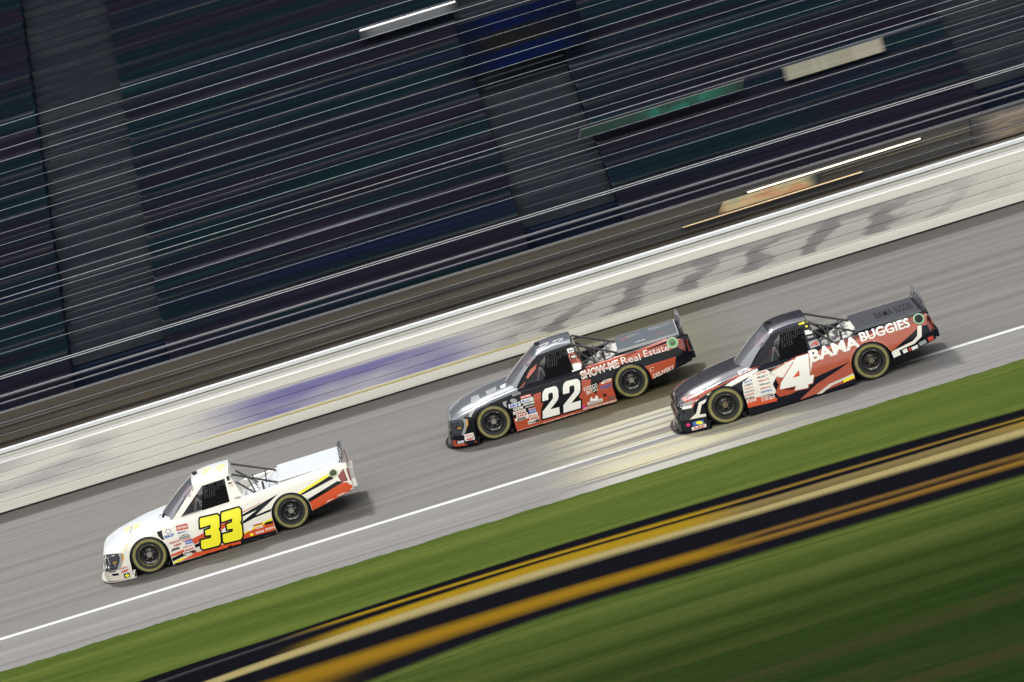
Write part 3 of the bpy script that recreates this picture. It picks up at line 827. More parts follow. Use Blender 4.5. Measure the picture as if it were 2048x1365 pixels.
P_plgr = mat('filler_ring_pale', (.42, .48, .32), .4)
P_tyre = mat('tyre_rubber', (.014, .014, .014), .75)
P_tband = mat('tyre_band_olive', (.215, .195, .062), .6)
nzb = noise(P_tband, (1, 1, 1), 9, 3, .6, 90)
setcol(P_tband, ramp(P_tband, nzb, [(.35, (.175, .16, .05)), (.65, (.25, .228, .08))]))
P_rim = mat('wheel_black', (.016, .016, .018), .35, coat=.3)
P_hub = mat('hub_steel', (.42, .41, .37), .3, metal=.7)
P_hubb = mat('hub_bronze', (.26, .22, .16), .35, metal=.6)
P_gold = mat('rim_gold_line', (.35, .30, .12), .4, metal=.4)
P_glass = mat('windshield_glass', (.21, .215, .235), .16, metal=.2, coat=1)
P_band = mat('windshield_banner', (.20, .16, .19), .25, coat=.8)
P_qgl = mat('quarter_glass', (.06, .065, .075), .08)
N_, L_, b_ = nodes_of(P_qgl); b_.inputs['Alpha'].default_value = .35
P_net = mat('net_webbing', (.0045, .0045, .006), .9, spec=.1)
P_gaplight = mat('net_gap_light', (.10, .105, .115), .7)  # pale tone of the bright background seen through the net, coloured in
P_cage = mat('cage_tube', (.14, .14, .15), .4)
P_dark = mat('chassis_black', (.008, .008, .009), .7)
P_tail = mat('tail_lamp_red', (.20, .022, .015), .25, coat=1)
P_grille = mat('grille_dark', (.022, .024, .032), .3, coat=.6)
P_gbar = mat('grille_bar_dark', (.07, .08, .11), .3, coat=.5)
P_amber = mat('lamp_amber', (.62, .30, .02), .3, coat=.5)
P_spoil = mat('spoiler_plate', (.22, .22, .25), .3, metal=.2, coat=.5)
P_bar = mat('brace_tube', (.028, .028, .032), .4)
P_chrome = mat('bed_floor_bright', (.62, .62, .60), .3, metal=.3)
nzf = noise(P_chrome, (5, 2, 5), 1.6, 2, .5, 91)
P_bedmix = mat('bed_floor_patchy', (.6, .6, .6), .3, metal=.2)
nzf = noise(P_bedmix, (5, 2, 5), 1.6, 2, .5, 91)
setcol(P_bedmix, ramp(P_bedmix, nzf, [(.42, (.03, .03, .035)), (.50, (.35, .34, .32)), (.56, (.70, .69, .64))]))  # bright patches are reflections off the floor, put into its colour

class Truck: pass
def wheel(T, x, side, front, hubm, line):
    y = side * .845
    mb = MB(); hw = .130; s = side
    prof = [(.205, -s*hw), (.28, -s*(hw+.005)), (.345, -s*(hw-.015)), (.358, -s*(hw-.06)), (.36, 0), (.358, s*(hw-.05)), (.350, s*(hw-.018)), (.330, s*hw), (.318, s*(hw+.003)), (.268, s*(hw+.006)), (.245, s*(hw+.002)), (.212, s*(hw-.008)), (.205, s*(hw-.03))]
    mis = [0] * 8 + [1] + [0] * 3
    mb.lathe(prof, (x, y, .36), n=64, mis=mis)
    rim = MB()
    rp = [(.205, s*.100), (.214, s*.122), (.205, s*.128), (.192, s*.112), (.186, s*.02), (.150, s*.0), (.125, s*.018), (.085, s*.030), (.070, s*.045), (.0, s*.045)]
    rim.lathe(rp, (x, y, .36), n=48, mis=[0, 0, 2 if line else 0, 0, 0, 0, 0, 0, 0])
    rim.lathe([(.206, -s*.12), (.15, -s*.1), (.0, -s*.1)], (x, y, .36), n=24)
    for i in range(10):           # vent slots and rib lips
        t = 2 * math.pi * i / 10
        rim.box((x + .137 * math.cos(t), y + s * .013, .36 + .137 * math.sin(t)), (.030, .012, .046), Matrix.Rotation(-t, 3, 'Y'))
    ro = rim.build('wheel', [P_rim, P_hub, P_gold], T.root, 40)
    tyre = mb.build('tyre', [P_tyre, P_tband], ro, 50)
    h = MB(); h.lathe([(.058, s*.04), (.058, s*.075), (.052, s*.082), (.044, s*.082), (.042, s*.060), (.030, s*.058), (.026, s*.085), (.0, s*.088)], (x, y, .36), n=32)
    for i in range(5):
        t = 2 * math.pi * (i + .3) / 5
        h.tube((x + .092 * math.cos(t), y + s * .025, .36 + .092 * math.sin(t)), (x + .092 * math.cos(t), y + s * .062, .36 + .092 * math.sin(t)), .011, n=6)
    h.build('hub', hubm, ro, 40)
def base_truck(label, loc, yaw, px, paint, roofp, hubm, line=False):
    T = Truck(); T.px = px
    T.root = empty('race_truck', loc, math.pi + yaw); tag(T.root, label, 'race truck', 'race trucks on the track')
    me = body_me.copy(); T.body = link('body', me, T.root, [paint, P_dark, roofp])
    cm = cab_me.copy(); T.cab = link('cab', cm, T.root, [paint, roofp])
    for p in cm.polygons: p.material_index = 1 if p.normal.z > .55 and p.center.z > 1.3 else 0
    wsm = ws_me.copy(); T.ws = link('windshield', wsm, T.root, [P_glass])
    for x, fr in ((0, 0), (WB, 1)):
        for s in (1, -1): wheel(T, x, s, fr, hubm, line and fr)
    # splitter
    mb = MB(); n = 14; top = []; 
    for i in range(n + 1):
        u = -1 + 2 * i / n; y = u * .985; xf = 3.30 + .62 * (1 - abs(u) ** 2.6) ** .55
        top.append((xf, y))
    for z in (.022, .040):
        mb.v += [(x, y, z) for x, y in top] + [(3.2, -.985, z), (3.2, .985, z)]
    m_ = len(top) + 2
    mb.f.append(list(range(m_))[::-1][::1]); mb.f.append([m_ + i for i in range(m_)]); mb.mi += [0, 0]
    idx = list(range(len(top))) + [m_ - 1, m_ - 2]
    mb.f[0] = idx[::-1]; mb.f[1] = [m_ + i for i in idx]
    for a, b in zip(idx, idx[1:] + idx[:1]): mb.f.append([a, b, m_ + b, m_ + a]); mb.mi.append(0)
    T.splitter = mb.build('splitter', paint, T.root)
    # lower valance lip
    mb = MB()
    for i in range(n):
        (xa, ya), (xb, yb) = top[i], top[i + 1]
        mb.quad((xa - .045, ya * .985, .038), (xb - .045, yb * .985, .038), (xb - .12, yb * .96, .17), (xa - .12, ya * .96, .17))
    mb.build('valance', paint, T.root, 60)
    # rear bumper
    mb = MB()
    for s in (-1, 0, 1): mb.box((-1.315, s * .58, .50 if s else .50), (.09, .56 if s else .62, .17 if s else .15))
    o = mb.build('rear_bumper', paint, T.root)
    bv = o.modifiers.new('b', 'BEVEL'); bv.width = .02; bv.segments = 2
    # tail lamps
    for s in (1, -1):
        mb = MB(); mb.box((-1.268, s * .86, .70), (.03, .10, .24)); mb.build('tail_lamp', P_tail, T.root)
    # spoiler
    mb = MB(); n = 8
    for i in range(n):
        a = -.80 + 1.6 * i / n; b = a + 1.6 / n; sw = lambda y: -1.19 - .03 * (1 - (y / .8) ** 2)
        h0, h1 = .925, 1.16
        mb.quad((sw(a), a, h0), (sw(b), b, h0), (sw(b) - .06, b, h1), (sw(a) - .06, a, h1))
    T.spoiler = mb.build('spoiler', P_spoil, T.root, 60); so = T.spoiler.modifiers.new('s', 'SOLIDIFY'); so.thickness = .008
    mb = MB()
    for y in (-.72, -.44, -.15, .15, .44, .72):
        mb = MB(); mb.tube((-1.25, y, 1.09), (-1.14, y, .935), .008, n=6); mb.build('spoiler_brace', P_bar, T.spoiler)
    for y in (-.78, -.5, -.2, .2, .5, .78):
        mb = MB(); mb.box((-1.258, y, 1.02), (.012, .02, .19)); mb.build('spoiler_rib', P_hub, T.spoiler)
    pass
    # braces from cab to bed
    for s in (1, -1):
        mb = MB()
        mb.tube((.90, s * .50, 1.30), (.10, s * .58, .90), .021); mb.build('bed_brace', P_bar, T.root, 60)
        mb = MB(); mb.tube((.86, s * .52, 1.14), (.44, s * .62, .70), .019); mb.tube((.62, s * .60, .70), (.10, s * .60, .86), .014)
        mb.build('bed_brace', P_bar, T.root, 60)
    mb = MB(); mb.tube((.30, -.60, .98), (.30, .60, .98), .016); mb.tube((.55, -.6, .68), (.55, -.1, 1.05), .016); mb.tube((.55, .3, .68), (.66, .0, 1.1), .014)
    mb.tube((.40, .45, .66), (.38, .45, .98), .022)
    mb.build('bed_brace', P_bar, T.root, 60)
    # roof camera and roof flaps
    mb = MB(); mb.box((1.60, -.02, 1.445), (.10, .07, .05)); mb.tube((1.62, -.02, 1.41), (1.62, -.02, 1.44), .02); o = mb.build('roof_camera', P_dark, T.root)
    bv = o.modifiers.new('b', 'BEVEL'); bv.width = .01
    # interior: dashboard, cage bars, seat
    mb = MB(); mb.box((2.0, 0, .90), (.30, 1.3, .10)); mb.build('dashboard', P_dark, T.root)
    for (a, b) in (((2.02, .70, .86), (1.60, .60, 1.27)), ((1.78, .76, .86), (1.66, .69, 1.10)), ((1.66, .69, 1.10), (1.60, .75, .86)), ((1.45, .6, 1.28), (1.0, .6, 1.28)), ((1.9, -.6, .86), (1.6, -.55, 1.28)), ((1.55, -.5, 1.27), (1.55, .5, 1.27))):
        mb = MB(); mb.tube(a, b, .019); mb.build('cage_bar', P_cage, T.root, 60)
    mb = MB(); mb.box((1.17, .36, 1.00), (.14, .46, .50), Matrix.Rotation(R(10), 3, 'Y')); mb.box((1.30, .60, 1.15), (.30, .06, .20)); mb.box((1.32, .36, .87), (.40, .46, .08))
    o = mb.build('driver_seat', P_dark, T.root); bv = o.modifiers.new('b', 'BEVEL'); bv.width = .03; bv.segments = 2
    # steering wheel
    me = bpy.data.meshes.new('steering_wheel'); bm = bmesh.new()
    Mx = Matrix.Translation((1.74, .36, 1.02)) @ Matrix.Rotation(R(70), 4, 'Y')
    segs, sg = 28, 8; vs = []
    for i in range(segs):
        t = 2 * math.pi * i / segs
        vs.append([bm.verts.new(Mx @ Vector(((.165 + .014 * math.cos(q)) * math.cos(t), (.165 + .014 * math.cos(q)) * math.sin(t), .014 * math.sin(q)))) for q in [2 * math.pi * k / sg for k in range(sg)]])
    for i in range(segs):
        for k in range(sg): bm.faces.new((vs[i][k], vs[(i+1) % segs][k], vs[(i+1) % segs][(k+1) % sg], vs[i][(k+1) % sg]))
    bmesh.ops.create_cube(bm, size=1, matrix=Mx @ Matrix.Diagonal((.10, .10, .03, 1)))
    bmesh.ops.create_cube(bm, size=1, matrix=Mx @ Matrix.Diagonal((.03, .31, .012, 1)))
    bm.to_mesh(me); bm.free(); link('steering_wheel', me, T.root, P_dred)
    # quarter glass ahead of the net
    Pw = lambda x, z, d=.012: (x, side_y(z) - d, z)
    mb = MB(); mb.quad(Pw(2.08, .838), Pw(1.66, .838), Pw(1.50, 1.28), Pw(1.50, 1.28)); 
    mb.v.pop(); mb.f[-1] = [0, 1, 2]
    mb.build('quarter_glass', P_qgl, T.root)
    mb = MB(); mb.quad((2.08, -side_y(.84) + .012, .838), (1.08, -side_y(.84) + .012, .838), (1.05, -side_y(1.28) + .012, 1.28), (1.50, -side_y(1.28) + .012, 1.28)); mb.build('side_glass', P_qgl, T.root)
    # window net: straps with small gaps
    mb = MB()
    def net(u, v):  # u 0 front .. 1 rear, v 0 bottom .. 1 top
        xb = 1.64 + (1.072 - 1.64) * u; xt = 1.49 + (1.045 - 1.49) * u; z = .84 + .44 * v
        x = xb + (xt - xb) * v; return x, z
    nu, nv = 11, 13
    def strap(u0, v0, u1, v1, d):
        a, b, c, e = net(u0, v0), net(u1, v0), net(u1, v1), net(u0, v1)
        mb.quad(Pw(*a, d), Pw(*b, d), Pw(*c, d), Pw(*e, d))
    for j in range(nv):
        v0 = j / nv; strap(0, v0, 1, v0 + (.68 if j > 5 else .9) / nv, .016)
    for i in range(nu):
        u0 = i / nu; 
        for j in range(6): strap(u0, j / 6, u0 + .66 / nu, (j + 1) / 6, .013)
    mb.m = 1; rj = random.Random(3)  # pale squares added where bright background would show through the gaps
    for j in range(6, nv):
        for i in range(1, nu):
            if rj.random() < .22 or (i > 6 and j < 9): continue
            a = net((i + .1) / nu, (j + .25) / nv); b = net((i + .40) / nu, (j + .25) / nv); c = net((i + .40) / nu, (j + .68) / nv); d = net((i + .1) / nu, (j + .68) / nv)
            mb.quad(Pw(*a, .010), Pw(*b, .010), Pw(*c, .010), Pw(*d, .010))
    mb.build('window_net', [P_net, P_gaplight], T.root)
    # underbody
    mb = MB(); mb.box((1.42, 0, .17), (4.3, 1.1, .22)); mb.tube((0, -.8, .36), (0, .8, .36), .05); mb.tube((WB, -.8, .36), (WB, .8, .36), .04)
    mb.tube((2.45, .62, .10), (2.55, .9, .08), .04)
    mb.build('chassis', P_dark, T.root)
    return T
def filler(T, fr, c, ring, dish, hub, r=.083):
    """fuel filler: pale ring round a sunk dish"""
    x, z = T.px(c, fr); h, n, i, d = BVH.ray_cast(Vector((x, .97, z)) - DV * 3, DV)
    if n.dot(DV) > 0: n = -n
    q = n.to_track_quat('Y', 'Z').to_matrix().to_4x4()
    mb = MB(); mb.lathe([(r, .001), (r * .98, .010), (r * .78, .012), (r * .74, .004), (r * .5, .003), (r * .46, .012), (r*.30, .016), (.0, .016)], (0, 0, 0), n=32, mis=[0, 0, 0, 1, 1, 2, 2])
    o = mb.build('fuel_filler', [ring, dish, hub], T.body, 40)
    o.matrix_local = Matrix.Translation(h) @ q
    return o
def headlamps(T, fr, shift=(0, 0)):
    q = lambda P: [(a + shift[0], b + shift[1]) for a, b in P]
    g = patch(T, fr, q([(128, 888), (160, 878), (262, 868), (250, 940), (238, 982), (205, 995), (150, 1003), (140, 985)]), P_grille, .003, 'grille')
    h = patch(T, fr, q([(243, 871), (274, 866), (283, 905), (262, 965), (246, 988), (232, 986), (252, 930), (254, 900)]), P_gry, .005, 'headlamp')
    patch(T, fr, q([(268, 868), (281, 875), (284, 905), (268, 945), (272, 905)]), P_amber, .007, 'turn_signal')
    patch(T, fr, q([(204, 930), (232, 924), (232, 940), (205, 946)]), P_amber, .006, 'lamp_lens')
    for k in range(4):
        patch(T, fr, q([(176, 893 + k * 26), (236, 884 + k * 26), (235, 888 + k * 26), (177, 897 + k * 26)]), P_gbar, .0055, 'grille_bar')
    for k in range(3):
        patch(T, fr, q([(185 + k * 22, 892 - k * 3), (188 + k * 22, 892 - k * 3), (190 + k * 20, 985 - k * 5), (187 + k * 20, 985 - k * 5)]), P_gbar, .0055, 'grille_bar')
    return g
THREE = [(.04, 1), (.90, 1), (1, .92), (1, .60), (.93, .52), (1, .43), (1, .09), (.9, 0), (.08, 0), (0, .07), (0, .30), (.52, .30), (.55, .40), (.26, .42), (.24, .58), (.52, .60), (.55, .72), (0, .70), (0, .95)]
TWO = [(0, .60), (0, .82), (.06, .93), (.2, 1), (.80, 1), (.94, .94), (1, .84), (1, .60), (.93, .50), (.46, .25), (1, .25), (1, 0), (0, 0), (0, .25), (.62, .58), (.66, .62), (.66, .77), (.62, .81), (.42, .81), (.37, .77), (.37, .60)]
def glyph(T, fr, G, quad, m, off=.004, d=0):
    TL, TR, BR, BL = quad
    P = []
    for u, v in G:
        t = [TL[i] + (TR[i] - TL[i]) * u for i in (0, 1)]; b = [BL[i] + (BR[i] - BL[i]) * u for i in (0, 1)]
        P.append((b[0] + (t[0] - b[0]) * v, b[1] + (t[1] - b[1]) * v))
    P = [T.px(p, fr) for p in P]
    if d: P = grow(P, d)
    return P
def number(T, fr, G, quads, m, mo, d, off=.008, name='race_number'):
    if mo: laid('number_outline', poly_bm([glyph(T, fr, G, q, m, d=d) for q in quads]), off - .003, mo, T.body)
    return laid(name, poly_bm([glyph(T, fr, G, q, m) for q in quads]), off, m, T.body)
def arc_text(T, s, r, t0, t1, h, m, xc=WB):
    """letters standing round the front wheel arch; t in degrees from the truck's up direction, towards the nose positive"""
    def f(u, v):
        t = R(t0 + (t1 - t0) * u); rr = r + v * h
        x = xc + rr * math.sin(t); z = AZ + rr * math.cos(t)
        return x, z
    return laid('lettering', text_bm(s, f, .02), .006, m, T.body)

# ------------------------------------------------------------------ truck 33 (white)
F1 = (160, 860, 3.531); A6 = (180, 960, 6.2033); B6 = (440, 860, 6.2033)
px33 = Px((580, 1023.4), (295.9, 1112))
T = base_truck('white pickup race truck with yellow number 33 and red tail, nearest the left edge', (-5.029, -11.02, 0), R(1.5), px33, P_white, P_whitelit, P_hub, True)
T33 = T
# red, black and yellow slashes
patch(T, B6, [(262, 1055), (560, 880), (705, 800), (600, 905), (512, 985), (425, 1066), (660, 968), (655, 1000), (420, 1092), (262, 1175), (262, 1145), (440, 1000), (262, 1085)], P_black)
patch(T, B6, [(262, 1022), (490, 903), (480, 915), (262, 1036)], P_dred)
patch(T, B6, [(870, 834), (1320, 555), (1345, 575), (905, 850)], P_yel)
patch(T, B6, [(905, 850), (1345, 577), (1400, 604), (985, 826), (960, 850), (930, 860)], P_black, .003)
patch(T, B6, [(1050, 880), (1440, 640), (1520, 648), (1090, 908)], P_black, .003)
patch(T, B6, [(1092, 905), (1500, 660), (1565, 652), (1590, 680), (1650, 690), (1652, 760), (1134, 1008)], P_redw, .002)
patch(T, B6, [(262, 1295), (520, 1150), (655, 1085), (655, 1122), (420, 1240), (262, 1315)], P_yel)
patch(T, B6, [(240, 1322), (300, 1288), (650, 1120), (692, 1135), (696, 1245), (240, 1372)], P_redw, .0025)
patch(T, A6, [(965, 945), (1150, 868), (1160, 905), (978, 968)], P_redw)
patch(T, A6, [(1240, 745), (1410, 655), (1700, 520), (1720, 560), (1410, 750), (1275, 805)], P_redw)
patch(T, A6, [(985, 985), (1155, 905), (1180, 935), (1012, 1018)], P_black)
patch(T, A6, [(1280, 812), (1420, 750), (1640, 660), (1640, 690), (1290, 852)], P_black)
patch(T, A6, [(1002, 1036), (1130, 975), (1180, 955), (1150, 990), (1035, 1044)], P_yel, .0035)
patch(T, A6, [(1042, 1046), (1165, 985), (1300, 905), (1420, 880), (1861, 730), (1861, 802), (1500, 905), (1100, 1020)], P_redw, .0025)
patch(T, A6, [(1030, 1046), (1500, 908), (1861, 804), (1861, 850), (1500, 955), (1010, 1076)], P_black, .004, 'side_skirt')
patch(T, B6, [(240, 1366), (696, 1243), (700, 1290), (240, 1420)], P_black, .003, 'side_skirt')
number(T, F1, THREE, [[(836, 628), (972, 597), (984, 815), (848, 850)], [(988, 588), (1124, 548), (1138, 772), (1002, 806)]], P_yel, P_blk, .032, .012)
# sponsor stickers
sticker(T, A6, (1062, 642), (1205, 608), 66, P_dred, 'CRAFTSMAN', P_wht, .28)
sticker(T, A6, (1068, 688), (1205, 650), 36, None, 'Mobil 1', P_blue)
sticker(T, A6, (905, 742), (1042, 700), 44, None, 'SKF', P_blue, bold=.05)
sticker(T, A6, (1090, 724), (1222, 686), 32, P_wht, 'COMETIC', P_blk)
sticker(T, A6, (1098, 752), (1225, 714), 26, P_blk, 'LINCOLN', P_wht)
sticker(T, A6, (1130, 776), (1240, 742), 24, P_dred, 'EIBACH', P_wht)
sticker(T, A6, (962, 812), (1112, 768), 34, None, 'CALICO', P_dred, bold=.04, shear=.3)
sticker(T, A6, (1018, 842), (1125, 808), 34, None, 'ILMOR', P_dred, bold=.05, shear=.3)
sticker(T, A6, (1172, 812), (1265, 782), 52, P_blue, 'Wilwood', P_wht, .3)
sticker(T, A6, (982, 900), (1112, 858), 36, None, 'JESEL', P_blk, bold=.05, shear=.3)
sticker(T, A6, (1130, 862), (1262, 824), 36, P_wht, 'tilton', P_dred)
sticker(T, A6, (1162, 900), (1282, 862), 30, P_wht, 'EMPIRE', P_dred, bold=.05)
sticker(T, A6, (1145, 938), (1302, 894), 36, P_wht, 'Holley', P_blk, bold=.04)
sticker(T, A6, (1246, 922), (1304, 906), 40, P_dred, 'EFI', P_blk)
patch(T, A6, [(812, 652), (880, 632), (878, 660), (892, 715), (910, 742), (880, 752), (832, 700)], P_navy, .0045, 'sponsor_sticker')
patch(T, A6, [(955 + 40 * math.cos(i * .524), 645 + 32 * math.sin(i * .524)) for i in range(12)], P_gry, .0045, 'sponsor_sticker')
patch(T, A6, [(955 + 28 * math.cos(i * .524), 645 + 21 * math.sin(i * .524)) for i in range(12)], P_wht, .006, 'sponsor_sticker')
sticker(T, A6, (358, 1122), (455, 1095), 26, None, 'SIMPSON', P_dred)
sticker(T, A6, (356, 1172), (470, 1138), 36, None, 'ARP', P_dred, bold=.06, shear=.3)
sticker(T, A6, (210, 1165), (305, 1150), 28, P_gry, 'SUNOCO', P_blk)
patch(T, A6, [(240, 1176), (340, 1164), (332, 1192), (262, 1202)], P_navy, .0045, 'sponsor_sticker')
sticker(T, A6, (408, 1226), (480, 1208), 52, P_blk, None)
patch(T, A6, [(441 + 27 * math.cos(i * .524), 1194 + 17 * math.sin(i * .524)) for i in range(12)], P_yel, .006, 'sponsor_sticker')
for (a, b, h, bg, tx, fg) in (((430, 1240), (520, 1212), 26, P_wht, 'PFC', P_dred), ((340, 1262), (385, 1250), 40, P_wht, None, None), ((430, 1300), (530, 1270), 26, P_wht, 'FAST', P_dred), ((550, 1255), (675, 1222), 24, P_wht, 'VP RACING', P_dred), ((360, 1325), (400, 1315), 32, P_yel, None, None), ((400, 1205), (515, 1172), 18, P_dred, None, None)):
    sticker(T, B6, a, b, h, bg, tx, fg)
patch(T, B6, [(590 + 58 * math.cos(i * .524), 1158 + 18 * math.sin(i * .524) - 14 * math.cos(i * .524)) for i in range(12)], P_blk, .005, 'sponsor_sticker')
sticker(T, B6, (68, 640), (130, 622), 56, P_navy, None); sticker(T, B6, (78, 612), (122, 598), 22, P_blue, None)
sticker(T, B6, (80, 682), (148, 662), 18, P_blk, None); sticker(T, B6, (98, 718), (155, 700), 26, None, 'NGK', P_dred)
patch(T, B6, [(202 + 44 * math.cos(i * .524), 845 + 13 * math.sin(i * .524) - 10 * math.cos(i * .524)) for i in range(12)], P_gry, .005, 'sponsor_sticker')
arc_text(T, 'GOODYEAR', .47, 58, 22, .062, P_yel2)
laid('sponsor_sticker', poly_bm([[(WB + .12 + .025 * math.cos(i * .7), AZ + .50 + .025 * math.sin(i * .7)) for i in range(9)]]), .006, P_yel2, T.body)
sticker(T, F1, (1058, 802), (1085, 794), 14, P_mag, None)
# roof number, hood marks
number(T, F1, THREE, [[(845, 280), (905, 262), (860, 345), (800, 362)], [(935, 258), (1005, 238), (985, 300), (915, 320)]], P_yel2, None, 0, .004)
patch(T, F1, [(278, 705), (318, 684), (318, 722), (282, 738)], P_yel2, .003); patch(T, F1, [(340, 682), (395, 658), (397, 698), (343, 722)], P_yel2, .003)
patch(T, F1, [(330, 686), (333, 684), (337, 742), (333, 742)], P_navy, .003); patch(T, F1, [(335, 742), (395, 712), (396, 716), (336, 746)], P_gry, .003)
patch(T, F1, [(532, 612), (580, 594), (572, 628), (534, 634)], P_navy, .003, 'sponsor_sticker'); patch(T, F1, [(537, 618), (556, 611), (556, 630), (538, 632)], P_wht, .005, 'sponsor_sticker')
patch(T, F1, [(706, 475), (740, 382), (792, 412), (762, 478)], P_band, .004, 'windshield_banner', parent=T.ws)
headlamps(T, F1, (17, 6))
mb = MB(); mb.box((-.56, 0, .945), (1.26, 1.40, .045)); o = mb.build('bed_cover', P_whitelit, T.root); bv = o.modifiers.new('b', 'BEVEL'); bv.width = .012
mb = MB(); mb.quad((.775, -.72, .70), (.775, .72, .70), (.08, .72, .90), (.08, -.72, .90)); mb.build('bed_panel', P_whitelit, T.root)
filler(T, F1, (1780, 308), P_plgr, P_dgrn, P_dgrn)
patch(T, F1, [(1812, 330), (1850, 275), (1872, 330), (1885, 360), (1838, 372)], P_tail, .004, 'tail_lamp')

# ------------------------------------------------------------------ truck 22 (black and red)
F2 = (860, 600, 3.657); C6 = (880, 680, 5.6867); D6 = (1120, 610, 5.9333)
px22 = Px((1265.5, 761.3), (989.3, 844.2))
T = base_truck('black and red pickup race truck with white number 22, in the middle of the three', (2.055, -8.66, 0), R(-1.4), px22, P_black, P_sheen, P_hub)
T22 = T
patch(T, C6, [(835, 895), (1085, 830), (1075, 620), (1160, 590), (1165, 700), (1195, 690), (1160, 790), (1160, 900), (1500, 805), (1640, 770), (1640, 800), (880, 1035)], P_red)
patch(T, C6, [(1030, 340), (1110, 270), (1095, 330), (1010, 440), (990, 430)], P_red); patch(T, C6, [(925, 520), (985, 470), (960, 520), (930, 545)], P_red)
patch(T, D6, [(245, 795), (430, 700), (560, 640), (560, 665), (880, 575), (700, 620), (690, 650), (760, 640), (1290, 450), (1400, 400), (1440, 400), (1400, 480), (1330, 530), (1050, 600), (780, 690), (700, 720), (380, 800), (250, 830)], P_red)
patch(T, D6, [(300, 700), (880, 560), (1280, 395), (1285, 420), (900, 590), (320, 745)], P_red, .0025)
patch(T, D6, [(268, 890), (378, 880), (378, 1010), (440, 1060), (480, 920), (660, 860), (680, 900), (705, 1100), (350, 1195), (280, 1210), (240, 1080)], P_red)
patch(T, D6, [(985, 738), (1390, 608), (1375, 745), (1095, 885)], P_red)
patch(T, D6, [(95, 545), (180, 520), (225, 560), (260, 660), (150, 690), (125, 640)], P_red)
patch(T, C6, [(1455, 150), (1560, 95), (1600, 180), (1630, 300), (1500, 330)], P_red)
patch(T, D6, [(130, 700), (265, 690), (265, 760), (160, 795)], P_wht, .005, 'sponsor_sticker')
number(T, F2, TWO, [[(828, 655), (942, 622), (956, 834), (832, 868)], [(978, 598), (1106, 570), (1110, 788), (984, 825)]], P_wht, P_navy, .030, .012)
# pale side skirt with rivets
patch(T, C6, [(878, 1036), (1500, 842), (1700, 795), (1700, 818), (1500, 868), (880, 1060)], P_pink, .003, 'side_skirt')
patch(T, D6, [(285, 1218), (700, 1110), (704, 1138), (290, 1250)], P_pink, .003, 'side_skirt')
for i in range(7):
    u = 975 + i * 85; v = 1012 - i * 27; patch(T, C6, [(u, v), (u + 9, v - 2), (u + 10, v + 7), (u + 1, v + 9)], P_blk, .005, 'rivet')
for i in range(5):
    u = 330 + i * 87; v = 1222 - i * 22; patch(T, D6, [(u, v), (u + 9, v - 2), (u + 10, v + 7), (u + 1, v + 9)], P_blk, .005, 'rivet')
lettering(T, D6, 'SHOW-ME', (272, 880), (722, 728), 88, P_wht, .045, 0, .008); lettering(T, D6, 'SHOW-ME', (278, 872), (716, 724), 70, P_red, -.012, 0, .011)
lettering(T, D6, 'Real', (752, 702), (975, 648), 84, P_wht, .0, 0, .008); lettering(T, D6, 'Estate', (1018, 618), (1315, 530), 82, P_wht, .0, 0, .008)
lettering(T, D6, 'LT', (1088, 790), (1140, 776), 48, P_wht, .0, 0, .008); lettering(T, D6, 'DELIVERY', (1128, 866), (1372, 752), 48, P_wht, .01, 0, .008)
lettering(T, D6, 'VOODOO', (296, 1024), (462, 966), 46, P_wht, .01, 0, .008); lettering(T, D6, 'BAYOU', (335, 1064), (462, 1010), 46, P_wht, .01, 0, .008)
lettering(T, D6, 'HMY', (502, 1000), (650, 955), 38, P_blue, .02, 0, .008); lettering(T, D6, 'YACHTS', (514, 1010), (650, 968), 10, P_gry, 0, 0, .008)
patch(T, D6, [(500, 925), (530, 895), (620, 868), (612, 900), (560, 918), (505, 940)], P_wht, .006, 'sponsor_sticker'); patch(T, D6, [(515, 920), (540, 900), (605, 882), (600, 896), (555, 910)], P_red, .008, 'sponsor_sticker')
sticker(T, D6, (346, 1192), (522, 1138), 36, P_wht, 'LEVRACK', P_blk, .16)
patch(T, D6, [(368, 1140), (372, 1105), (392, 1085), (400, 1112), (430, 1108), (432, 1075), (460, 1078), (468, 1110), (455, 1125)], P_wht, .006, 'sponsor_sticker')
sticker(T, D6, (590, 1118), (665, 1098), 22, P_blk, 'MOONSHINE', P_gry); sticker(T, D6, (582, 1075), (662, 1052), 34, None, 'ACE', P_redw, bold=.05)
patch(T, D6, [(545 + 20 * math.cos(i * .7), 1068 + 18 * math.sin(i * .7)) for i in range(9)], P_navy, .006, 'sponsor_sticker')
sticker(T, C6, (930, 672), (1052, 638), 30, P_dred, 'CRAFTSMAN', P_wht)
sticker(T, C6, (938, 722), (1078, 684), 42, P_wht, 'Mobil 1', P_blue)
sticker(T, C6, (800, 780), (932, 740), 44, P_wht, 'SKF', P_blue, bold=.05)
sticker(T, C6, (962, 750), (1085, 716), 24, P_wht, 'COMETIC', P_blk); sticker(T, C6, (980, 778), (1090, 748), 24, P_blk, 'LINCOLN', P_wht)
sticker(T, C6, (848, 805), (958, 776), 30, P_wht, 'PFC', P_blk); sticker(T, C6, (848, 852), (990, 812), 34, P_wht, 'CALICO', P_dred, bold=.04)
sticker(T, C6, (885, 886), (1012, 852), 36, P_wht, 'ILMOR', P_dred, bold=.05, shear=.3); sticker(T, C6, (1018, 798), (1100, 776), 18, P_dred, 'EIBACH', P_wht)
sticker(T, C6, (1028, 838), (1110, 812), 46, P_blue, 'Wilwood', P_wht, .3)
sticker(T, C6, (872, 930), (1005, 890), 34, P_wht, 'JESEL', P_blk, bold=.05, shear=.3); sticker(T, C6, (1002, 888), (1126, 852), 38, P_wht, 'tilton', P_dred)
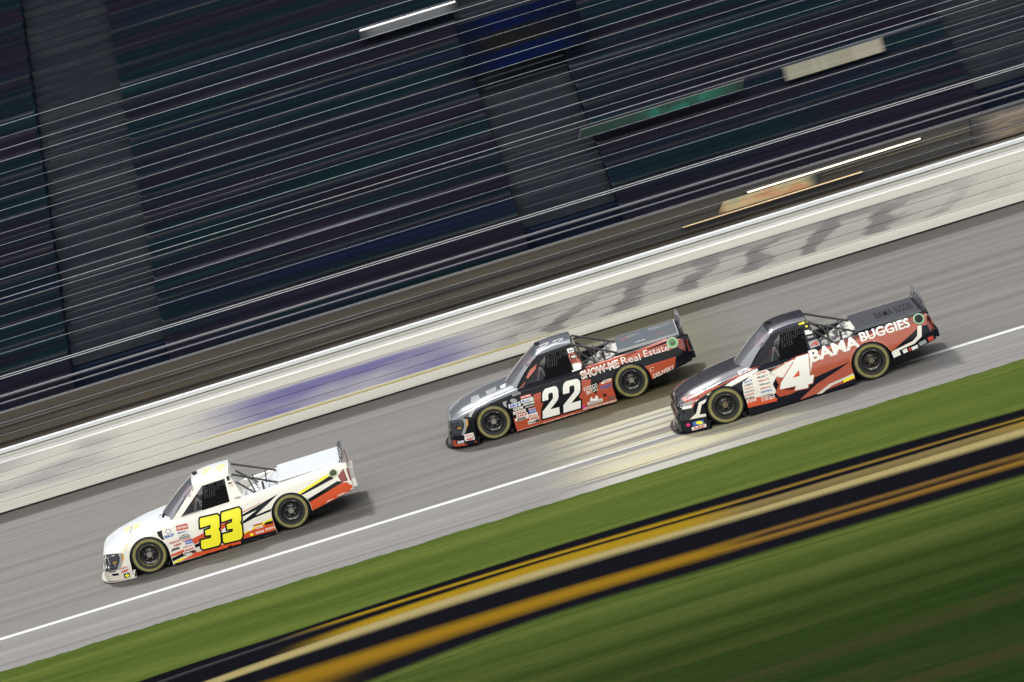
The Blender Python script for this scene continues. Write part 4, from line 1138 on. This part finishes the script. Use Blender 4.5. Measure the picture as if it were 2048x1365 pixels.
sticker(T, C6, (1032, 920), (1140, 888), 32, P_wht, 'EMPIRE', P_dred, bold=.05); sticker(T, C6, (1018, 960), (1150, 924), 36, P_wht, 'Holley', P_blk, bold=.04)
sticker(T, C6, (1104, 936), (1154, 922), 34, P_dred, 'EFI', P_blk)
sticker(T, C6, (838, 640), (930, 612), 26, P_gry, 'TOYO', P_blk)
patch(T, C6, [(848 + 40 * math.cos(i * .524), 690 + 24 * math.sin(i * .524)) for i in range(12)], P_gry, .0045, 'sponsor_sticker')
patch(T, C6, [(720, 708), (770, 690), (762, 730), (776, 768), (740, 752)], P_gry, .0045, 'sponsor_sticker')
sticker(T, C6, (288, 1118), (395, 1092), 42, P_wht, 'SIMPSON', P_dred, .3); sticker(T, C6, (292, 1152), (405, 1130), 34, P_wht, 'ARP', P_dred, bold=.06, shear=.3)
sticker(T, C6, (208, 1182), (280, 1168), 28, P_wht, 'SUNOCO', P_blue)
patch(T, C6, [(125, 1135), (240, 1150), (290, 1185), (420, 1145), (440, 1210), (290, 1250), (170, 1225)], P_red)
patch(T, C6, [(310, 1150), (400, 1130), (405, 1200), (320, 1225)], P_navy, .003)
arc_text(T, 'GOODYEAR', .47, 58, 22, .062, P_wht)
sticker(T, C6, (1468, 150), (1540, 128), 52, P_wht, None); sticker(T, C6, (1480, 138), (1532, 122), 26, P_blue, None)
sticker(T, C6, (1500, 215), (1560, 200), 44, P_blk, '48', P_wht); sticker(T, C6, (1520, 290), (1600, 270), 16, P_wht, None)
sticker(T, D6, (286, 1225), (312, 1218), 34, P_mag, None)
# roof number and hood marks over the painted sheen
number(T, F2, TWO, [[(812, 322), (880, 300), (850, 350), (780, 372)], [(905, 292), (985, 270), (960, 320), (880, 340)]], P_gry, None, 0, .005)
patch(T, F2, [(295, 712), (350, 690), (375, 735), (300, 765)], P_hoodgry, .004, 'sponsor_sticker'); patch(T, F2, [(400, 668), (480, 632), (490, 665), (420, 695)], P_hoodgry, .004, 'sponsor_sticker')
patch(T, F2, [(514, 628), (556, 608), (548, 640), (516, 646)], P_wht, .004, 'sponsor_sticker')
patch(T, F2, [(668, 470), (702, 388), (770, 425), (728, 500)], P_band, .004, 'windshield_banner', parent=T.ws)
headlamps(T, F2, (2, 2))
mb = MB(); mb.box((-.53, 0, .945), (1.24, 1.44, .045)); T.cov = mb.build('bed_cover', P_cov, T.root); bv = T.cov.modifiers.new('b', 'BEVEL'); bv.width = .012
mb = MB(); mb.box((-.53, .723, .948), (1.26, .018, .052)); mb.box((-1.155, 0, .948), (.018, 1.46, .052)); mb.build('cover_trim', mat('trim_aluminium', (.55, .56, .58), .35, metal=.5), T.cov)
mb = MB(); mb.quad((.775, -.72, .68), (.775, .72, .68), (.08, .72, .92), (.08, -.72, .92)); mb.build('bed_panel', P_bedmix, T.root)
filler(T, F2, (1782, 312), P_plgr, P_grn, P_dgrn, .115)
patch(T, F2, [(1808, 335), (1820, 290), (1858, 285), (1880, 372), (1846, 362)], P_tail, .004, 'tail_lamp')

def cover_text(T, s, x0, y0, x1, h, m, z=.9692, bold=.0):
    """flat writing on the bed cover, read from the driver's side"""
    bm = text_bm(s, lambda u, v: (x0 + (x1 - x0) * u, y0 - v * h), bold)
    for v in bm.verts: v.co = (v.co.x, v.co.y, z)
    me = bpy.data.meshes.new('lettering'); bm.to_mesh(me); bm.free(); return link('lettering', me, T.cov, m)
cover_text(T, 'NIGHT', -.15, -.28, -.42, .20, P_gry); cover_text(T, 'RACING', -.02, -.20, -.18, .22, P_dred)
cover_text(T, 'ANIMA', -.28, .45, -.50, .10, P_wht); cover_text(T, 'MUSIC CITY', -.62, -.30, -1.08, .30, P_gry); cover_text(T, 'SUPPLY', -.72, .25, -.95, .10, P_dred)

# ------------------------------------------------------------------ truck 4 (dark, red and white)
F3 = (1320, 570, 3.531); E5 = (1330, 620, 5.25); G6 = (1600, 570, 6.5)
px4 = Px((1744.8, 722.1), (1452.5, 810.7))
T = base_truck('dark navy and brick red pickup race truck with white number 4, at the right', (6.307, -13.33, 0), R(-.6), px4, P_navy, P_gun, P_hubb)
patch(T, F3, [(1072, 545), (1080, 500), (1150, 445), (1850, 205), (1885, 200), (1890, 280), (1840, 290), (1640, 470), (1400, 430), (1385, 640), (1390, 660), (1000, 810), (900, 700), (840, 700), (790, 600), (960, 510)], P_red4)
patch(T, F3, [(770, 625), (960, 520), (1070, 484), (1080, 540), (1065, 640), (900, 660), (800, 640)], P_white, .003)
patch(T, F3, [(1070, 665), (1345, 540), (1250, 610), (1110, 700), (1000, 805), (900, 800), (1000, 730)], P_navy, .0035)
patch(T, F3, [(835, 860), (860, 800), (930, 720), (1000, 740), (1060, 690), (1080, 700), (985, 805)], P_navy, .003)
patch(T, F3, [(845, 700), (860, 690), (850, 742), (960, 738), (1050, 708), (930, 770), (850, 790), (820, 760)], P_red, .004)
patch(T, F3, [(1110, 772), (1200, 700), (1390, 615), (1395, 630), (1220, 710), (1150, 765)], P_white, .004)
patch(T, F3, [(1300, 668), (1390, 628), (1390, 650), (1300, 690)], P_yel, .0045)
patch(T, F3, [(1640, 470), (1790, 395), (1818, 360), (1822, 290), (1850, 285), (1850, 365), (1800, 415), (1640, 485)], P_white, .004)
patch(T, F3, [(1645, 490), (1900, 365), (1930, 380), (1900, 400), (1660, 525)], P_navy, .003)
for (a, b, h, bg) in (((1655, 515), (1705, 492), 34, P_wht), ((1725, 485), (1755, 470), 26, P_wht), ((1765, 468), (1780, 462), 24, P_dred), ((1785, 462), (1830, 442), 22, P_wht), ((1840, 432), (1888, 408), 26, P_gry), ((1902, 400), (1940, 385), 30, P_dred)):
    sticker(T, F3, a, b, h, bg)
# white flank behind the front wheel full of stickers
patch(T, F3, [(585, 700), (640, 640), (760, 600), (830, 640), (800, 700), (830, 760), (760, 790), (610, 840), (595, 760)], P_white, .003)
cols = [P_blue, P_blk, P_dred, P_blk, P_dred, P_blk, P_dred]; names = ['SKF', 'COMETIC', 'CALICO', 'LINCOLN', 'ILMOR', 'JESEL', 'PFC']
for i in range(7):
    sticker(T, F3, (594 + 2 * i, 700 + i * 23), (664 + 4 * i, 678 + i * 23), 17, P_wht, names[i], cols[i], bold=.03)
names = ['CRAFTSMAN', 'Mobil 1', 'EIBACH', 'Wilwood', 'tilton', 'EMPIRE', 'Holley', 'EFI']
for i in range(8):
    sticker(T, F3, (684 + 6 * i, 640 + i * 26), (762 + 8 * i, 616 + i * 26), 19, P_wht, names[i], cols[(i + 2) % 7], bold=.03)
patch(T, F3, [(598, 830), (640, 805), (730, 785), (835, 800), (830, 820), (700, 850), (610, 872)], P_redw, .004)
patch(T, F3, [(335, 772), (430, 735), (560, 650), (690, 590), (700, 605), (560, 690), (450, 745), (350, 785)], P_white, .004)
patch(T, F3, [(160, 800), (430, 705), (640, 590), (720, 570), (420, 720), (330, 770), (250, 830), (240, 870), (200, 860)], P_red4, .003)
patch(T, F3, [(345, 770), (420, 722), (500, 710), (490, 735), (420, 755), (350, 790)], P_yel, .005)
patch(T, F3, [(215, 950), (262, 905), (280, 830), (360, 790), (375, 800), (300, 845), (285, 915), (355, 905), (340, 925)], P_white, .004)
patch(T, F3, [(130, 850), (250, 815), (240, 835), (150, 870)], P_gry, .004, 'headlamp'); patch(T, F3, [(160, 862), (235, 845), (230, 868), (165, 880)], P_wht, .005, 'headlamp')
patch(T, F3, [(140, 880), (240, 868), (250, 930), (215, 950), (150, 960), (135, 930)], P_grille, .003, 'grille')
sticker(T, F3, (242, 998), (320, 978), 30, P_blue, None); patch(T, F3, [(285 + 26 * math.cos(i * .524), 972 + 12 * math.sin(i * .524)) for i in range(12)], P_yel, .006, 'sponsor_sticker')
sticker(T, F3, (236, 1028), (335, 1000), 22, P_wht, 'ARP', P_dred, bold=.05); patch(T, F3, [(207 + 14 * math.cos(i * .7), 988 + 12 * math.sin(i * .7)) for i in range(9)], P_mag, .005, 'sponsor_sticker')
FOUR = [(968, 512), (1052, 488), (1062, 640), (1092, 632), (1082, 692), (1052, 700), (1050, 725), (955, 745), (965, 712), (850, 738), (858, 690)]
laid('number_outline', poly_bm([grow([T.px(p, F3) for p in FOUR], .016)]), .008, P_red, T.body)
laid('race_number', poly_bm([[T.px(p, F3) for p in FOUR]]), .012, P_wht, T.body)
patch(T, F3, [(985, 600), (990, 640), (940, 655)], P_redw, .015, 'number_hole')
lettering(T, F3, 'BAMA', (1072, 545), (1420, 432), 80, P_wht, .04, 0, .008); lettering(T, F3, 'BUGGIES', (1424, 402), (1772, 292), 62, P_wht, .03, 0, .008)
patch(T, F3, [(665, 420), (712, 330), (772, 350), (728, 440)], P_band, .004, 'windshield_banner', parent=T.ws)
patch(T, F3, [(985, 272), (1080, 240), (1085, 252), (990, 284)], P_yel, .004); patch(T, F3, [(1030, 288), (1085, 272), (1085, 284), (1040, 300)], P_yel, .004)
sticker(T, F3, (1035, 352), (1108, 335), 30, P_wht, None); sticker(T, F3, (1050, 378), (1112, 362), 14, P_gry, None); sticker(T, F3, (1070, 450), (1138, 425), 50, P_gry, '4', P_dred)
sticker(T, F3, (566, 640), (640, 606), 30, P_gry, 'TOYO', P_blk)
mb = MB(); mb.box((-.53, 0, .945), (1.24, 1.44, .045)); T.cov = mb.build('bed_cover', P_cov4, T.root); bv = T.cov.modifiers.new('b', 'BEVEL'); bv.width = .012
mb = MB(); mb.box((-.53, .723, .948), (1.26, .014, .05)); mb.build('cover_trim', P_sheen, T.cov)
cover_text(T, 'BAMA', -.35, .35, -.70, .62, P_gun, bold=.02); cover_text(T, 'BUGGIES', -.74, .35, -1.08, .62, P_gun, bold=.02)
mb = MB(); mb.quad((.775, -.72, .68), (.775, .72, .68), (.08, .72, .92), (.08, -.72, .92)); mb.build('bed_panel', P_bedmix, T.root)
filler(T, F3, (1830, 240), P_lgrn, P_dark, P_dark, .105)
patch(T, F3, [(1885, 275), (1900, 250), (1925, 300), (1915, 330)], P_tail, .004, 'tail_lamp')

# ================================================================== DRIVERS
def driver(T, label, suit, helm, glove):
    root = empty('person', (0, 0, 0)); tag(root, label, 'person', 'drivers in the trucks')
    root.matrix_world = Matrix.Translation(T.root.location) @ Matrix.Rotation(T.root.rotation_euler.z, 4, 'Z')
    pts = []; ed = []; rad = []
    def P(p, r, frm=None):
        pts.append(p); rad.append(r)
        if frm is not None: ed.append((frm, len(pts) - 1))
        return len(pts) - 1
    c = .36
    pel = P((1.33, c, .60), .15); ch = P((1.27, c, .80), .16, pel); sh = P((1.27, c, .95), .13, ch); nk = P((1.29, c, 1.03), .06, sh); hd = P((1.31, c, 1.13), .08, nk)
    hands = []
    for s in (1, -1):
        hp = P((1.45, c + s * .10, .56), .09, pel); P((1.85, c + s * .13, .66), .06, hp)
        a = P((1.28, c + s * .17, .95), .07, sh); e = P((1.47, c + s * .25, .84), .047, a); w_ = P((1.66, c + s * .18, 1.02), .030, e)
        hands.append((w_, s))
        k = P((1.70, c + s * .165, 1.045), .030, w_)
        for i in range(4):
            f = P((1.735, c + s * (.185 - .022 * i), 1.075 - .012 * i), .010, k); P((1.760, c + s * (.180 - .022 * i), 1.050 - .012 * i), .009, f)
        t = P((1.70, c + s * .130, 1.07), .010, k); P((1.73, c + s * .120, 1.085), .009, t)
    me = bpy.data.meshes.new('body'); me.from_pydata(pts, ed, [])
    o = bpy.data.objects.new('tmp', me); C.objects.link(o)
    sk = o.modifiers.new('s', 'SKIN'); sb = o.modifiers.new('u', 'SUBSURF'); sb.levels = 1; sb.render_levels = 1
    for i, v in enumerate(me.skin_vertices[0].data): v.radius = (rad[i], rad[i]); v.use_root = (i == 0)
    dg = bpy.context.evaluated_depsgraph_get(); dg.update()
    res = bpy.data.meshes.new_from_object(o.evaluated_get(dg)); bpy.data.objects.remove(o)
    res.materials.clear(); res.materials.append(suit); res.materials.append(glove)
    for p in res.polygons: p.use_smooth = True; p.material_index = 1 if p.center.x > 1.655 and p.center.z > .95 else 0
    res.name = 'body'; bo = bpy.data.objects.new('body', res); C.objects.link(bo); bo.parent = root
    # full-face helmet with visor
    mb = MB(); n = 20
    for i in range(n):
        for j in range(12):
            q = []
            for a, b in ((i, j), (i + 1, j), (i + 1, j + 1), (i, j + 1)):
                t = 2 * math.pi * a / n; f = math.pi * b / 12
                x = math.sin(f) * math.cos(t); y = math.sin(f) * math.sin(t); z = math.cos(f)
                q.append((1.32 + x * (.145 if x > 0 else .13), c + y * .12, 1.15 + z * (.135 if z > 0 else .125)))
            mb.m = 1 if (math.cos(2 * math.pi * (i + .5) / n) > .25 and 5 <= j <= 6) else 0
            mb.quad(*q)
    mb.build('helmet', [helm, P_dark], root, 60)
S_grey = mat('suit_grey', (.38, .38, .37), .8); S_blk = mat('suit_dark', (.04, .04, .05), .8)
driver(T33, 'driver in the white truck with grey suit and red gloves behind the window net', S_grey, P_blk, P_dred)
driver(T22, 'driver in the middle truck, dark suit and red gloves, behind the window net', S_blk, P_wht, P_dred)
driver(T, 'driver in the right-hand truck, dark suit and red gloves, behind the window net', S_blk, P_gry, P_dred)
